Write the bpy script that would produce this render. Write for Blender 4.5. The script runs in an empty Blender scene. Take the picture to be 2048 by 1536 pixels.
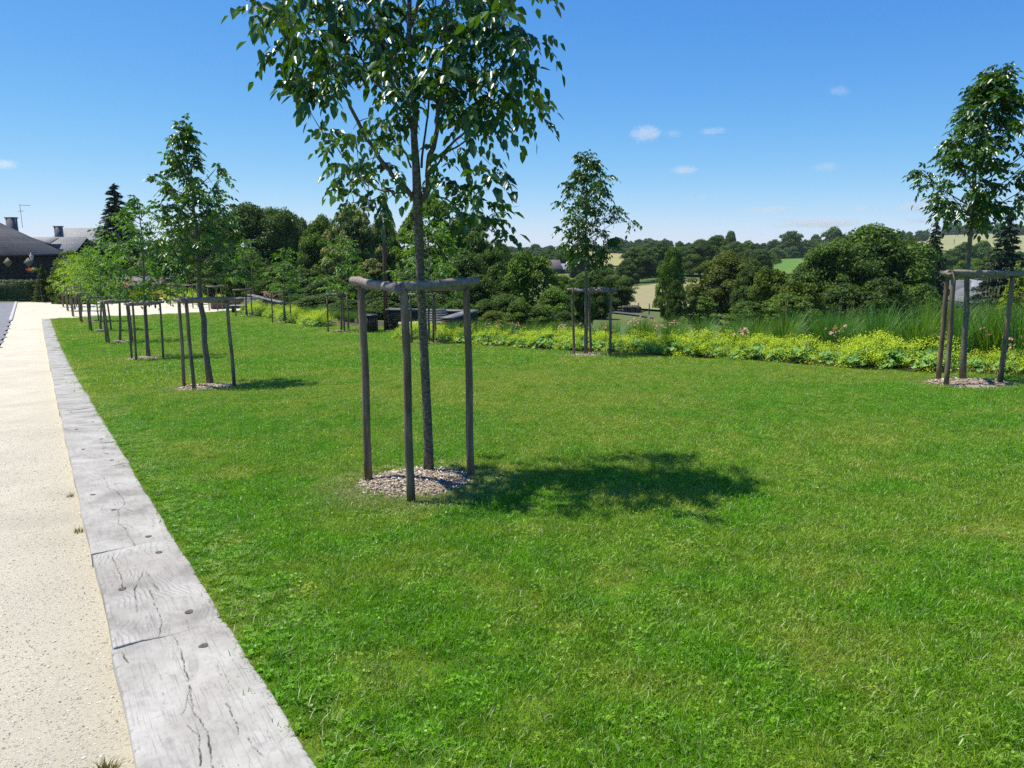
import bpy, math, random
import numpy as np
from mathutils import Vector, Matrix, Euler
C = bpy.context.scene.collection
sc = bpy.context.scene
rng = np.random.default_rng(7)
random.seed(7)

# ---------------------------------------------------------------- camera
F = 1479.0; CZ = 1.45
TILT = math.atan((768 - 480) / F)
cam = bpy.data.cameras.new('camera'); camo = bpy.data.objects.new('camera', cam); C.objects.link(camo)
cam.sensor_width = 36; cam.lens = 36 * F / 2048; cam.clip_start = .05; cam.clip_end = 30000
camo.location = (0, 0, CZ); camo.rotation_euler = (math.pi / 2 - TILT, 0, 0)
sc.camera = camo

# ---------------------------------------------------------------- sky, sun, exposure
SUN_EL, SUN_AZ = math.radians(66), math.atan2(-.95, .31)      # azimuth from +Y towards +X
w = bpy.data.worlds.new('World'); sc.world = w; w.use_nodes = True
nt = w.node_tree; nt.nodes.clear()
wo = nt.nodes.new('ShaderNodeOutputWorld'); bg = nt.nodes.new('ShaderNodeBackground')
sky = nt.nodes.new('ShaderNodeTexSky'); sky.sky_type = 'NISHITA'; sky.sun_disc = False
sky.sun_elevation = SUN_EL; sky.sun_rotation = SUN_AZ; sky.altitude = 0
sky.air_density = .7; sky.dust_density = 0; sky.ozone_density = 4
bg.inputs['Strength'].default_value = .11
def vm(op, a, b):                                  # soft shoulder per channel, so the clear horizon stays pale blue
    n_ = nt.nodes.new('ShaderNodeVectorMath'); n_.operation = op
    for i_, v_ in enumerate((a, b)):
        if hasattr(v_, 'is_output'): nt.links.new(v_, n_.inputs[i_])
        else: n_.inputs[i_].default_value = v_
    return n_.outputs[0]
SKA, SKK, SKP = (1.12, 1.45, 3.3), (.62, .92, 2.5), (1.45, 1.15, 1.0)
sp_ = nt.nodes.new('ShaderNodeSeparateXYZ'); cb_ = nt.nodes.new('ShaderNodeCombineXYZ'); nt.links.new(vm('MULTIPLY', sky.outputs[0], (.145,) * 3), sp_.inputs[0])
for i_ in range(3):
    p_ = nt.nodes.new('ShaderNodeMath'); p_.operation = 'POWER'; p_.inputs[1].default_value = SKP[i_]; nt.links.new(sp_.outputs[i_], p_.inputs[0]); nt.links.new(p_.outputs[0], cb_.inputs[i_])
den = vm('ADD', vm('MULTIPLY', cb_.outputs[0], SKK), (1, 1, 1))
nt.links.new(vm('MULTIPLY', vm('DIVIDE', vm('MULTIPLY', cb_.outputs[0], SKA), den), (1 / .145,) * 3), bg.inputs['Color'])
nt.links.new(bg.outputs[0], wo.inputs['Surface'])
sl = bpy.data.lights.new('sun', 'SUN'); sl.energy = 5.0; sl.angle = math.radians(.53); sl.color = (1, .95, .86)
so = bpy.data.objects.new('sun', sl); C.objects.link(so)
sd = Vector((math.sin(SUN_AZ) * math.cos(SUN_EL), math.cos(SUN_AZ) * math.cos(SUN_EL), math.sin(SUN_EL)))
so.rotation_euler = sd.to_track_quat('Z', 'Y').to_euler(); so.location = (0, 0, 60)
vs = sc.view_settings; vs.view_transform = 'Standard'; vs.look = 'None'; vs.exposure = 0.4; vs.gamma = 1
cy = sc.cycles; cy.max_bounces = 7; cy.diffuse_bounces = 3; cy.glossy_bounces = 2; cy.transmission_bounces = 5
cy.transparent_max_bounces = 8; cy.volume_bounces = 1; cy.caustics_reflective = False; cy.caustics_refractive = False
cy.use_denoising = False; cy.sample_clamp_indirect = 6

# ---------------------------------------------------------------- mapping photo pixels (2048x1536) to the place
CT, ST = math.cos(TILT), math.sin(TILT)
def ray(u, v):
    dx = (u - 1024) / F; dv = (768 - v) / F
    return dx, CT + dv * ST, -ST + dv * CT
def zl(x, y):
    r = math.hypot(x, y); q = min(max(r - 16, 0), 34); k = 1.0
    if r > 50: k = 50 / r
    z = (.033 * x - .076 * y) * k + .0009 * q * q
    if r > 50: z -= .015 * (r - 50)
    if y < 0: z = .033 * x * k
    return z
def P(u, v):
    dx, dy, dz = ray(u, v); t = .5
    while t < 300:
        if CZ + dz * t < zl(dx * t, dy * t): break
        t *= 1.002
    return Vector((dx * t, dy * t, zl(dx * t, dy * t)))
def U(u, v, Y):                                   # the point seen at (u, v) standing Y metres ahead
    dx, dy, dz = ray(u, v); t = Y / dy
    return Vector((dx * t, Y, CZ + dz * t))
DS, DQ = (-.5395, .842), (.842, .5395)            # along the kerb, across it
def XY(s, q): return s * DS[0] + q * DQ[0], s * DS[1] + q * DQ[1]
def SQ(x, y): return x * DS[0] + y * DS[1], x * DQ[0] + y * DQ[1]
def smooth(a, b, t):
    t = min(max((t - a) / (b - a), 0), 1); return t * t * (3 - 2 * t)
PROF = {  # photo column: (metres ahead, photo row of the ground there)
 -400: [(62, 604), (120, 590), (300, 555), (900, 515), (2500, 500)],
 500: [(60, 612), (120, 592), (300, 555), (900, 515), (2500, 500)],
 700: [(45, 650), (70, 636), (150, 600), (400, 535), (900, 502), (2500, 496)],
 1050: [(40, 660), (70, 628), (110, 598), (200, 560), (350, 528), (600, 506), (1000, 499), (2500, 496)],
 1200: [(40, 662), (60, 645), (80, 624), (130, 582), (200, 560), (260, 541), (420, 512), (700, 499), (1000, 497), (2500, 495)],
 1400: [(40, 668), (60, 650), (80, 625), (120, 590), (150, 566), (250, 532), (500, 508), (800, 496), (2500, 494)],
 1600: [(40, 680), (80, 640), (120, 600), (200, 570), (300, 542), (450, 515), (600, 497), (900, 488), (2500, 488)],
 1800: [(40, 700), (80, 655), (140, 610), (250, 560), (400, 520), (600, 490), (900, 474), (2500, 474)],
 2048: [(40, 700), (90, 655), (150, 615), (250, 560), (400, 520), (600, 490), (900, 468), (2500, 468)],
 2800: [(40, 700), (90, 655), (150, 615), (250, 560), (400, 520), (600, 490), (900, 468), (2500, 468)]}
for _k in PROF: PROF[_k].append((6000, PROF[_k][-1][1] + 2))
PK = sorted(PROF)
def _zv(D, v):
    dx, dy, dz = ray(1024, v); return CZ + D * dz / dy
def _col(k, D):
    pr = PROF[k]; Ds = [math.log(a) for a, b in pr]; zs = [_zv(a, b) for a, b in pr]
    return float(np.interp(math.log(max(D, 1)), Ds, zs))
def zfar(x, y):
    D = max(y, 1.0); u = 1024 + F * x * (CT - ST * -.12) / D if y > 1 else (2800 if x > 0 else -400)
    D = math.hypot(x, y) / math.hypot(1, (min(max(u, -400), 2800) - 1024) / F)
    u = min(max(u, PK[0]), PK[-1] - .01)
    for a, b in zip(PK[:-1], PK[1:]):
        if a <= u < b or b == PK[-1]: break
    t = (u - a) / (b - a); t = t * t * (3 - 2 * t)
    return _col(a, D) * (1 - t) + _col(b, D) * t
def GZ(x, y):
    s, q = SQ(x, y); out = max(q - 14.2, s - 73, -q - 60)
    t = smooth(0, 11, out)
    if t <= 0: return zl(x, y)
    return zl(x, y) * (1 - t) + zfar(x, y) * t

# ---------------------------------------------------------------- mesh building
class MB:
    def __init__(s): s.V = []; s.Q = []; s.T = []; s.rq = []; s.rt = []; s.mq = []; s.mt = []; s.n = 0
    def add(s, V, Q=None, T=None, r=.5, mi=0):
        V = np.asarray(V, float).reshape(-1, 3)
        for A, L, R, MM in ((Q, s.Q, s.rq, s.mq), (T, s.T, s.rt, s.mt)):
            if A is None: continue
            A = np.asarray(A, int); 
            if A.size == 0: continue
            L.append(A + s.n); R.append(np.broadcast_to(np.asarray(r, float), (len(A),)).copy()); MM.append(np.full(len(A), mi))
        s.V.append(V); s.n += len(V)
    def merge(s, o, mi):
        s.V += o.V; s.Q += [a + s.n for a in o.Q]; s.T += [a + s.n for a in o.T]; s.rq += o.rq; s.rt += o.rt
        s.mq += [a * 0 + mi for a in o.mq]; s.mt += [a * 0 + mi for a in o.mt]; s.n += o.n
    def build(s, name, mats, parent=None, smooth_=False, loc=None):
        V = np.concatenate(s.V); Q = np.concatenate(s.Q) if s.Q else np.zeros((0, 4), int); T = np.concatenate(s.T) if s.T else np.zeros((0, 3), int)
        me = bpy.data.meshes.new(name); nq, ntr = len(Q), len(T)
        me.vertices.add(len(V)); me.vertices.foreach_set('co', V.astype(np.float32).ravel())
        me.loops.add(nq * 4 + ntr * 3); me.loops.foreach_set('vertex_index', np.concatenate([Q.ravel(), T.ravel()]).astype(np.int32))
        me.polygons.add(nq + ntr)
        ls = np.concatenate([np.arange(nq) * 4, nq * 4 + np.arange(ntr) * 3]).astype(np.int32)
        me.polygons.foreach_set('loop_start', ls)
        me.polygons.foreach_set('material_index', np.concatenate(s.mq + s.mt).astype(np.int32))
        a = me.attributes.new('rnd', 'FLOAT', 'FACE'); a.data.foreach_set('value', np.concatenate(s.rq + s.rt).astype(np.float32))
        me.update(calc_edges=True); me.validate()
        if smooth_: me.polygons.foreach_set('use_smooth', np.ones(nq + ntr, bool))
        for m in (mats if isinstance(mats, (list, tuple)) else [mats]): me.materials.append(m)
        o = bpy.data.objects.new(name, me); C.objects.link(o)
        if parent is not None: o.parent = parent
        if loc is not None: o.location = loc
        return o
def tube(mb, pts, rad, n=8, r=.5, mi=0, cap=True, wob=0):
    pts = np.array([tuple(p) for p in pts], float); m = len(pts); rad = np.broadcast_to(np.asarray(rad, float), (m,))
    tg = np.gradient(pts, axis=0); tg /= np.linalg.norm(tg, axis=1)[:, None] + 1e-9
    up = np.array([0, 0, 1.]) if abs(tg[0, 2]) < .9 else np.array([1., 0, 0])
    a = np.cross(tg[0], up); a /= np.linalg.norm(a); V = []
    for i in range(m):
        a = a - tg[i] * a.dot(tg[i]); a /= np.linalg.norm(a); b = np.cross(tg[i], a)
        th = np.arange(n) * 2 * math.pi / n
        rr = rad[i] * (1 + wob * (rng.random(n) - .5))
        V.append(pts[i] + (np.cos(th) * rr)[:, None] * a + (np.sin(th) * rr)[:, None] * b)
    V = np.concatenate(V); Q = []
    for i in range(m - 1):
        for j in range(n): k = (j + 1) % n; Q.append((i * n + j, i * n + k, (i + 1) * n + k, (i + 1) * n + j))
    T = []
    if cap:
        V = np.vstack([V, pts[0], pts[-1]]); c0, c1 = m * n, m * n + 1
        for j in range(n): k = (j + 1) % n; T += [(c0, k, j), (c1, (m - 1) * n + j, (m - 1) * n + k)]
    mb.add(V, Q, T if T else None, r, mi)
def box(mb, c, s, rot=0, r=.5, mi=0, M=None):
    x, y, z = s[0] / 2, s[1] / 2, s[2] / 2
    V = np.array([(i * x, j * y, k * z) for k in (-1, 1) for j in (-1, 1) for i in (-1, 1)], float)
    cr, sr = math.cos(rot), math.sin(rot)
    V = V @ np.array([[cr, sr, 0], [-sr, cr, 0], [0, 0, 1]])
    V = V + np.array(c, float)
    mb.add(V, [(0, 2, 3, 1), (4, 5, 7, 6), (0, 1, 5, 4), (1, 3, 7, 5), (3, 2, 6, 7), (2, 0, 4, 6)], None, r, mi)
def poly(mb, pts, r=.5, mi=0):
    pts = [tuple(p) for p in pts]
    if len(pts) == 4: mb.add(pts, [(0, 1, 2, 3)], None, r, mi)
    else: mb.add(pts, None, [(0, i, i + 1) for i in range(1, len(pts) - 1)], r, mi)
def unit(a): return a / (np.linalg.norm(a, axis=-1, keepdims=True) + 1e-9)
def tag(o, label=None, cat=None, group=None, kind=None):
    if label: o['label'] = label
    if cat: o['category'] = cat
    if group: o['group'] = group
    if kind: o['kind'] = kind
    return o
def empty(name, loc=(0, 0, 0), rz=0):
    o = bpy.data.objects.new(name, None); C.objects.link(o); o.location = loc; o.rotation_euler = (0, 0, rz); o.empty_display_size = .2
    return o
def dup(root, loc, rz=0, scale=None, color=None):
    r = root.copy(); C.objects.link(r); r.location = loc; r.rotation_euler = (0, 0, rz)
    for k in ('label', 'group', 'category'):
        if k in r and k != 'category': del r[k]
    if scale is not None: r.scale = scale
    for ch in list(root.children):
        c = ch.copy(); C.objects.link(c); c.parent = r
        if color: c.color = (*color, 1)
    if color: r.color = (*color, 1)
    return r

# ---------------------------------------------------------------- materials
def newmat(name):
    m = bpy.data.materials.new(name); m.use_nodes = True; n = m.node_tree; n.nodes.clear()
    out = n.nodes.new('ShaderNodeOutputMaterial'); return m, n, out
class N:                                           # small node helper
    def __init__(s, nt): s.nt = nt
    def __call__(s, typ, _in=None, **kw):
        nd = s.nt.nodes.new('ShaderNode' + typ)
        for k, v in kw.items(): setattr(nd, k, v)
        for k, v in (_in or {}).items():
            sk = nd.inputs[k]
            if hasattr(v, 'is_output'): s.nt.links.new(v, sk)
            else: sk.default_value = v
        return nd
    def noise(s, vec, scale, detail=4, rough=.55, dist=0):
        return s('TexNoise', {'Vector': vec, 'Scale': scale, 'Detail': detail, 'Roughness': rough, 'Distortion': dist}).outputs['Fac']
    def ramp(s, fac, stops):
        nd = s.nt.nodes.new('ShaderNodeValToRGB'); s.nt.links.new(fac, nd.inputs[0]); e = nd.color_ramp.elements
        while len(e) < len(stops): e.new(.5)
        for i, (p, c) in enumerate(stops): e[i].position = p; e[i].color = (*c, 1) if len(c) == 3 else c
        return nd.outputs[0]
    def mix(s, f, a, b, blend='MIX'):
        nd = s.nt.nodes.new('ShaderNodeMix'); nd.data_type = 'RGBA'; nd.blend_type = blend
        for k, v in ((0, f), (6, a), (7, b)):
            if hasattr(v, 'is_output'): s.nt.links.new(v, nd.inputs[k])
            else: nd.inputs[k].default_value = v if k == 0 else ((*v, 1) if len(v) == 3 else v)
        return nd.outputs[2]
    def math(s, op, a, b=0., clamp=False):
        nd = s.nt.nodes.new('ShaderNodeMath'); nd.operation = op; nd.use_clamp = clamp
        for k, v in ((0, a), (1, b)):
            if hasattr(v, 'is_output'): s.nt.links.new(v, nd.inputs[k])
            else: nd.inputs[k].default_value = v
        return nd.outputs[0]
    def bump(s, h, strength=.5, dist=.01):
        return s('Bump', {'Height': h, 'Strength': strength, 'Distance': dist}).outputs[0]
    def map(s, vec, scale=(1, 1, 1), loc=(0, 0, 0), rot=(0, 0, 0)):
        return s('Mapping', {'Vector': vec, 'Scale': scale, 'Location': loc, 'Rotation': rot}).outputs[0]
def link_bsdf(k, out, col, rough=.8, normal=None, spec=.3, metal=0):
    b = k('BsdfPrincipled', {'Roughness': rough, 'Specular IOR Level': spec, 'Metallic': metal})
    if hasattr(col, 'is_output'): k.nt.links.new(col, b.inputs['Base Color'])
    else: b.inputs['Base Color'].default_value = (*col, 1)
    if normal is not None: k.nt.links.new(normal, b.inputs['Normal'])
    k.nt.links.new(b.outputs[0], out.inputs['Surface']); return b
def simple(name, c1, c2, scale=8, rough=.85, bump=.3, bscale=40, coord='Object', stretch=(1, 1, 1), spec=.3, metal=0, bd=.01):
    m, nt, out = newmat(name); k = N(nt); tc = k('TexCoord').outputs[coord] if coord != 'World' else k('NewGeometry').outputs['Position']
    v = k.map(tc, stretch); f = k.noise(v, scale, 5, .6)
    col = k.ramp(f, [(.3, c1), (.7, c2)])
    col = k.mix(k.math('MULTIPLY', k('Attribute', attribute_name='rnd').outputs['Fac'], .5), col, k.mix(1., col, (.6, .6, .6), 'MULTIPLY'))
    link_bsdf(k, out, col, rough, k.bump(k.noise(v, bscale, 4, .6), bump, bd), spec, metal); return m
def leafmat(name, ca, cb, trans=.35, rough=.45, spec=.35, objtint=True, warm=(1.5, 1.5, .35)):
    m, nt, out = newmat(name); k = N(nt)
    r = k('Attribute', attribute_name='rnd').outputs['Fac']
    col = k.ramp(r, [(0, ca), (1, cb)])
    if objtint: col = k.mix(1., col, k('ObjectInfo').outputs['Color'], 'MULTIPLY')
    b = k('BsdfPrincipled', {'Base Color': col, 'Roughness': rough, 'Specular IOR Level': spec})
    t = k('BsdfTranslucent', {'Color': k.mix(1., col, warm, 'MULTIPLY')})
    mx = k('MixShader', {0: trans, 1: b.outputs[0], 2: t.outputs[0]})
    nt.links.new(mx.outputs[0], out.inputs['Surface']); return m

# lawn colour, shared by blades and the sheet below them
DRY = []
def dry_factor(k, pos):
    f = None
    for (x, y, z, rad) in DRY:
        d = k('VectorMath', {0: pos, 1: (x, y, z)}, operation='DISTANCE').outputs['Value']
        g = k('MapRange', {'Value': d, 'From Min': rad * .75, 'From Max': rad * 1.5, 'To Min': 1., 'To Max': 0.}).outputs[0]
        f = g if f is None else k.math('MAXIMUM', f, g)
    return f
def lawncol(k, dark=1.):
    pos = k('NewGeometry').outputs['Position']
    a = k.noise(pos, 1.1, 4, .65, .4); b = k.noise(pos, .17, 3, .5); c = k.noise(pos, 6.5, 4, .7)
    g = k.ramp(c, [(.3, (.11 * dark, .31 * dark, .004 * dark)), (.7, (.27 * dark, .58 * dark, .012 * dark))])
    y = k.ramp(c, [(.3, (.29 * dark, .41 * dark, .02 * dark)), (.72, (.57 * dark, .61 * dark, .10 * dark))])
    f = k.math('ADD', k.math('MULTIPLY', a, .75), k.math('MULTIPLY', b, .55))
    # the worn, thinner stretch through the middle of the lawn
    d = k('VectorMath', {0: k.map(pos, (.11, .26, 0), (-.0, -3.35, 0)), 1: (0, 0, 0)}, operation='DISTANCE').outputs['Value']
    band = k('MapRange', {'Value': d, 'From Min': 0., 'From Max': 1.1, 'To Min': .13, 'To Max': 0.}).outputs[0]
    f = k.math('ADD', f, band)
    f = k('MapRange', {'Value': f, 'From Min': .56, 'From Max': .84}).outputs[0]
    f = k.math('ADD', f, k.math('MULTIPLY', k('MapRange', {'Value': k.noise(pos, 3.1, 4, .65), 'From Min': .52, 'From Max': .68}).outputs[0], .6), True)
    dry = k.math('MULTIPLY', dry_factor(k, pos), k('MapRange', {'Value': c, 'From Min': .3, 'From Max': .6}).outputs[0])
    col = k.mix(f, g, y)
    return k.mix(k.math('MULTIPLY', dry, .85, True), col, (.50 * dark, .43 * dark, .22 * dark))

# ---------------------------------------------------------------- positions of the planted trees
ROW1 = [(858, 950), (421, 772), (297, 716), (240, 684), (202, 661), (180, 643), (162, 630), (150, 619), (140, 611)]
ROW2 = [(1925, 765), (1172, 712), (857, 686), (683, 663), (568, 645), (492, 632)]
BASE1 = [P(*q) for q in ROW1]; BASE2 = [P(*q) for q in ROW2]
for b in (BASE1[0] + Vector((-.05, -.35, 0)), BASE1[1] + Vector((0, -.3, 0)), BASE1[2], BASE2[0] + Vector((0, -.2, 0)), BASE2[1]): DRY.append((b.x, b.y, b.z, .62))

# ---------------------------------------------------------------- the ground
def terrain():
    mb = MB(); na, rr = 420, [0] + list(np.geomspace(1.5, 4200, 150))
    azs = np.concatenate([np.linspace(-180, -45, 50, False), np.linspace(-45, 45, 300, False), np.linspace(45, 180, 50)])
    V = []
    for a in azs:
        sa, ca = math.sin(math.radians(a)), math.cos(math.radians(a))
        for r in rr:
            x, y = r * sa, r * ca; s, q = SQ(x, y)
            out = max(q - 14.2, s - 73, -q - 60); z = GZ(x, y)
            if out < 0 and q > -20 and -25 < s: z -= .12 if q < 11 or s > 52 else .02
            V.append((x, y, z))
    n = len(rr); Q = [(i * n + j, i * n + j + 1, (i + 1) * n + j + 1, (i + 1) * n + j) for i in range(len(azs) - 1) for j in range(n - 1)]
    Q = [(a, d, c, b) for a, b, c, d in Q]
    mb.add(V, Q)
    m, nt, out = newmat('meadow'); k = N(nt); pos = k('NewGeometry').outputs['Position']
    a = k.noise(pos, .02, 4, .6); b = k.noise(pos, .35, 5, .7)
    col = k.mix(k.ramp(a, [(.4, (0, 0, 0)), (.62, (1, 1, 1))]), (.075, .125, .03), (.15, .17, .06))
    col = k.mix(k.math('MULTIPLY', b, .6), col, (.045, .075, .018))
    link_bsdf(k, out, col, .95, k.bump(b, .6, .3), .1)
    tag(mb.build('terrain', m, smooth_=True), kind='structure')
terrain()

def sheet(name, mat, s0, s1, q0, q1, ds, dq, dz, qf=None, jit=0):
    mb = MB(); S = np.arange(s0, s1 + ds * .5, ds); K = np.linspace(0, 1, int((q1 - q0) / dq) + 1); V = []
    for s in S:
        a, b = (qf(s) if qf else (q0, q1))
        for t in K:
            x, y = XY(s, a + (b - a) * t); V.append((x, y, zl(x, y) + dz + (rng.random() - .5) * jit))
    n = len(K); Q = [(i * n + j, (i + 1) * n + j, (i + 1) * n + j + 1, i * n + j + 1) for i in range(len(S) - 1) for j in range(n - 1)]
    mb.add(V, [q[::-1] for q in Q]); return tag(mb.build(name, mat, smooth_=True), kind='structure')
BEDF = [(-12, 12.4), (3, 12.2), (5.2, 12.3), (7.3, 11.9), (9.9, 12.05), (12.5, 11.85), (16.3, 11.3), (21.7, 10.87), (25, 10.7), (26, 13.2), (33.4, 13.2), (34.4, 10.7), (41.2, 11.15), (46.6, 10.86), (51, 11.2), (60, 13.7)]
def bedq(s): return float(np.interp(s, [a for a, b in BEDF], [b for a, b in BEDF]))
# lawn
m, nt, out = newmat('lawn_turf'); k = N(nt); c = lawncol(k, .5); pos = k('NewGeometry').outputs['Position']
soil = k.ramp(k.noise(pos, 45, 4, .7), [(.42, (0, 0, 0)), (.6, (1, 1, 1))])
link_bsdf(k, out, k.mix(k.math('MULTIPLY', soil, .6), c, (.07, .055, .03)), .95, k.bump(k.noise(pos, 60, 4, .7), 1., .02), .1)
LAWN_END = 51.0
sheet('lawn', m, -12, LAWN_END, .5, 11.3, .5, .3, 0, qf=lambda s: (.5, bedq(s) + .15))
# sandy path and square
m, nt, out = newmat('sandy_gravel'); k = N(nt); pos = k('NewGeometry').outputs['Position']
f1 = k.noise(pos, 150, 3, .7); f2 = k.noise(pos, 1.3, 4, .6); f3 = k.noise(pos, 420, 2, .6)
s_, q_ = None, k('VectorMath', {0: pos, 1: (DQ[0], DQ[1], 0)}, operation='DOT_PRODUCT').outputs['Value']
sand = k('MapRange', {'Value': k.math('ADD', q_, k.math('MULTIPLY', k.math('SUBTRACT', f2, .5), .5)), 'From Min': -.55, 'From Max': .1}).outputs[0]
col = k.ramp(f1, [(.3, (.36, .33, .26)), (.5, (.62, .58, .47)), (.75, (.74, .70, .59))])
col = k.mix(k('MapRange', {'Value': f2, 'From Min': .4, 'From Max': .65, 'To Max': .45}).outputs[0], col, (.42, .395, .34))
pit = k('MapRange', {'Value': k.noise(pos, 62, 5, .8), 'From Min': .58, 'From Max': .70}).outputs[0]
col = k.mix(k.math('MULTIPLY', pit, .55), col, (.30, .25, .18))
sandc = k.mix(k.math('MULTIPLY', pit, .45), k.ramp(f3, [(.3, (.46, .42, .325)), (.7, (.60, .565, .465))]), (.25, .2, .13))
near = k('MapRange', {'Value': q_, 'From Min': .125, 'From Max': .14, 'To Min': 1., 'To Max': 0.}).outputs[0]
send = k('MapRange', {'Value': k('VectorMath', {0: pos, 1: (DS[0], DS[1], 0)}, operation='DOT_PRODUCT').outputs['Value'], 'From Min': 44., 'From Max': 51., 'To Min': .9, 'To Max': 0.}).outputs[0]
col = k.mix(k.math('MULTIPLY', k.math('MULTIPLY', sand, send), near), col, sandc)
wear = k('MapRange', {'Value': k.noise(k.map(pos, (.55, .55, .55)), 1., 5, .7, .5), 'From Min': .45, 'From Max': .68, 'To Max': .6}).outputs[0]
col = k.mix(1., col, (1.05, 1.02, .95), 'MULTIPLY')
col = k.mix(wear, col, k.mix(1., col, (.80, .79, .77), 'MULTIPLY'))
link_bsdf(k, out, col, .95, k.bump(k.math('ADD', k.math('ADD', f1, k.math('MULTIPLY', f3, .6)), k.math('MULTIPLY', pit, -.6)), .8, .012), .2); M_PATH = m
sheet('path', m, -12, 51.02, -1.36, .13, .3, .12, -.075)
sheet('square', m, 51.0, 71.5, -1.36, 14.3, .6, .5, -.0745)
# asphalt road beyond the path, its worn edge and pale kerb strip
M_ASPH = simple('asphalt', (.17, .17, .18), (.26, .26, .27), 3, .9, .6, 160, 'World', bd=.01)
sheet('road', M_ASPH, -12, 71.5, -9, -1.3, .6, .4, -.062, qf=lambda s: (-9, -1.38 + .09 * math.sin(s * 2.1) + .06 * math.sin(s * 5.3) if s < 50.5 else -1.38))
M_STONE = simple('pale_concrete', (.45, .44, .42), (.6, .59, .57), 6, .9, .4, 60, 'World')
mbk = MB()
for i in range(18):
    s = 51.3 + i * 1.08; x, y = XY(s + .5, -1.38)
    box(mbk, (x, y, zl(x, y) - .06), (1.05, .16, .12), math.atan2(DS[1], DS[0]))
tag(mbk.build('road_kerb', M_STONE), kind='structure')
# soil of the planted bed
M_SOIL = simple('bed_soil', (.05, .035, .022), (.12, .085, .05), 25, .95, .9, 60, 'World', bd=.03)
sheet('bed_soil', M_SOIL, -12, 58, 11, 14.4, .5, .4, .012, qf=lambda s: (bedq(s) + .12 + .05 * math.sin(s * 3), 14.6))

# fields across the valley, laid on the terrain
def field(name, c1, c2, pts, scale=.4, dz=.12, stretch=(1, 1, 1)):
    """pts: (photo column, nearest metres, farthest metres)"""
    mb = MB(); us = np.linspace(pts[0][0], pts[-1][0], 34); V = []; nn = 16
    for u in us:
        a = np.interp(u, [p[0] for p in pts], [p[1] for p in pts]); b = np.interp(u, [p[0] for p in pts], [p[2] for p in pts])
        for t in np.linspace(0, 1, nn + 1):
            Y = a + (b - a) * t; X = (u - 1024) / (F * (CT + ST * .12)) * Y; V.append((X, Y, GZ(X, Y) + dz + Y * .0012))
    n = nn + 1; Q = [(i * n + j, (i + 1) * n + j, (i + 1) * n + j + 1, i * n + j + 1) for i in range(len(us) - 1) for j in range(nn)]
    mb.add(V, Q); m = simple(name, c1, c2, scale, .95, .5, scale * 8, 'World', stretch, .1, bd=.1)
    return tag(mb.build(name, m, smooth_=True), kind='structure')
field('hay_field', (.26, .23, .11), (.36, .33, .17), [(1120, 88, 100), (1180, 86, 116), (1260, 84, 140), (1330, 80, 150), (1420, 86, 156), (1480, 100, 150)], .5, .15, (1, 3, 1))
field('green_strip_field', (.11, .16, .035), (.16, .20, .05), [(1085, 170, 240), (1150, 190, 262), (1250, 215, 268), (1300, 240, 270)], .05)
field('yellow_field', (.27, .25, .09), (.37, .34, .14), [(1100, 300, 520), (1160, 285, 560), (1260, 285, 560), (1300, 320, 520)], .05)
field('hill_pasture', (.10, .19, .03), (.14, .25, .045), [(1535, 290, 345), (1560, 262, 420), (1640, 250, 430), (1700, 260, 430)], .06)
field('hilltop_field', (.25, .25, .11), (.33, .33, .15), [(1700, 620, 800), (1780, 520, 900), (1900, 480, 930), (2048, 460, 930), (2200, 460, 930)], .03)
field('green_hilltop_field', (.12, .21, .04), (.17, .26, .06), [(1880, 350, 455), (1960, 340, 445), (2048, 330, 440), (2200, 330, 440)], .03)
field('far_field', (.28, .27, .14), (.33, .32, .17), [(1480, 700, 950), (1540, 650, 1000), (1620, 700, 1000)], .03)
field('country_road', (.09, .093, .10), (.12, .122, .13), [(1200, 79, 80.3), (1235, 75.5, 78.5), (1270, 72, 75), (1310, 67, 69.5)], 1, .05)

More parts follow.
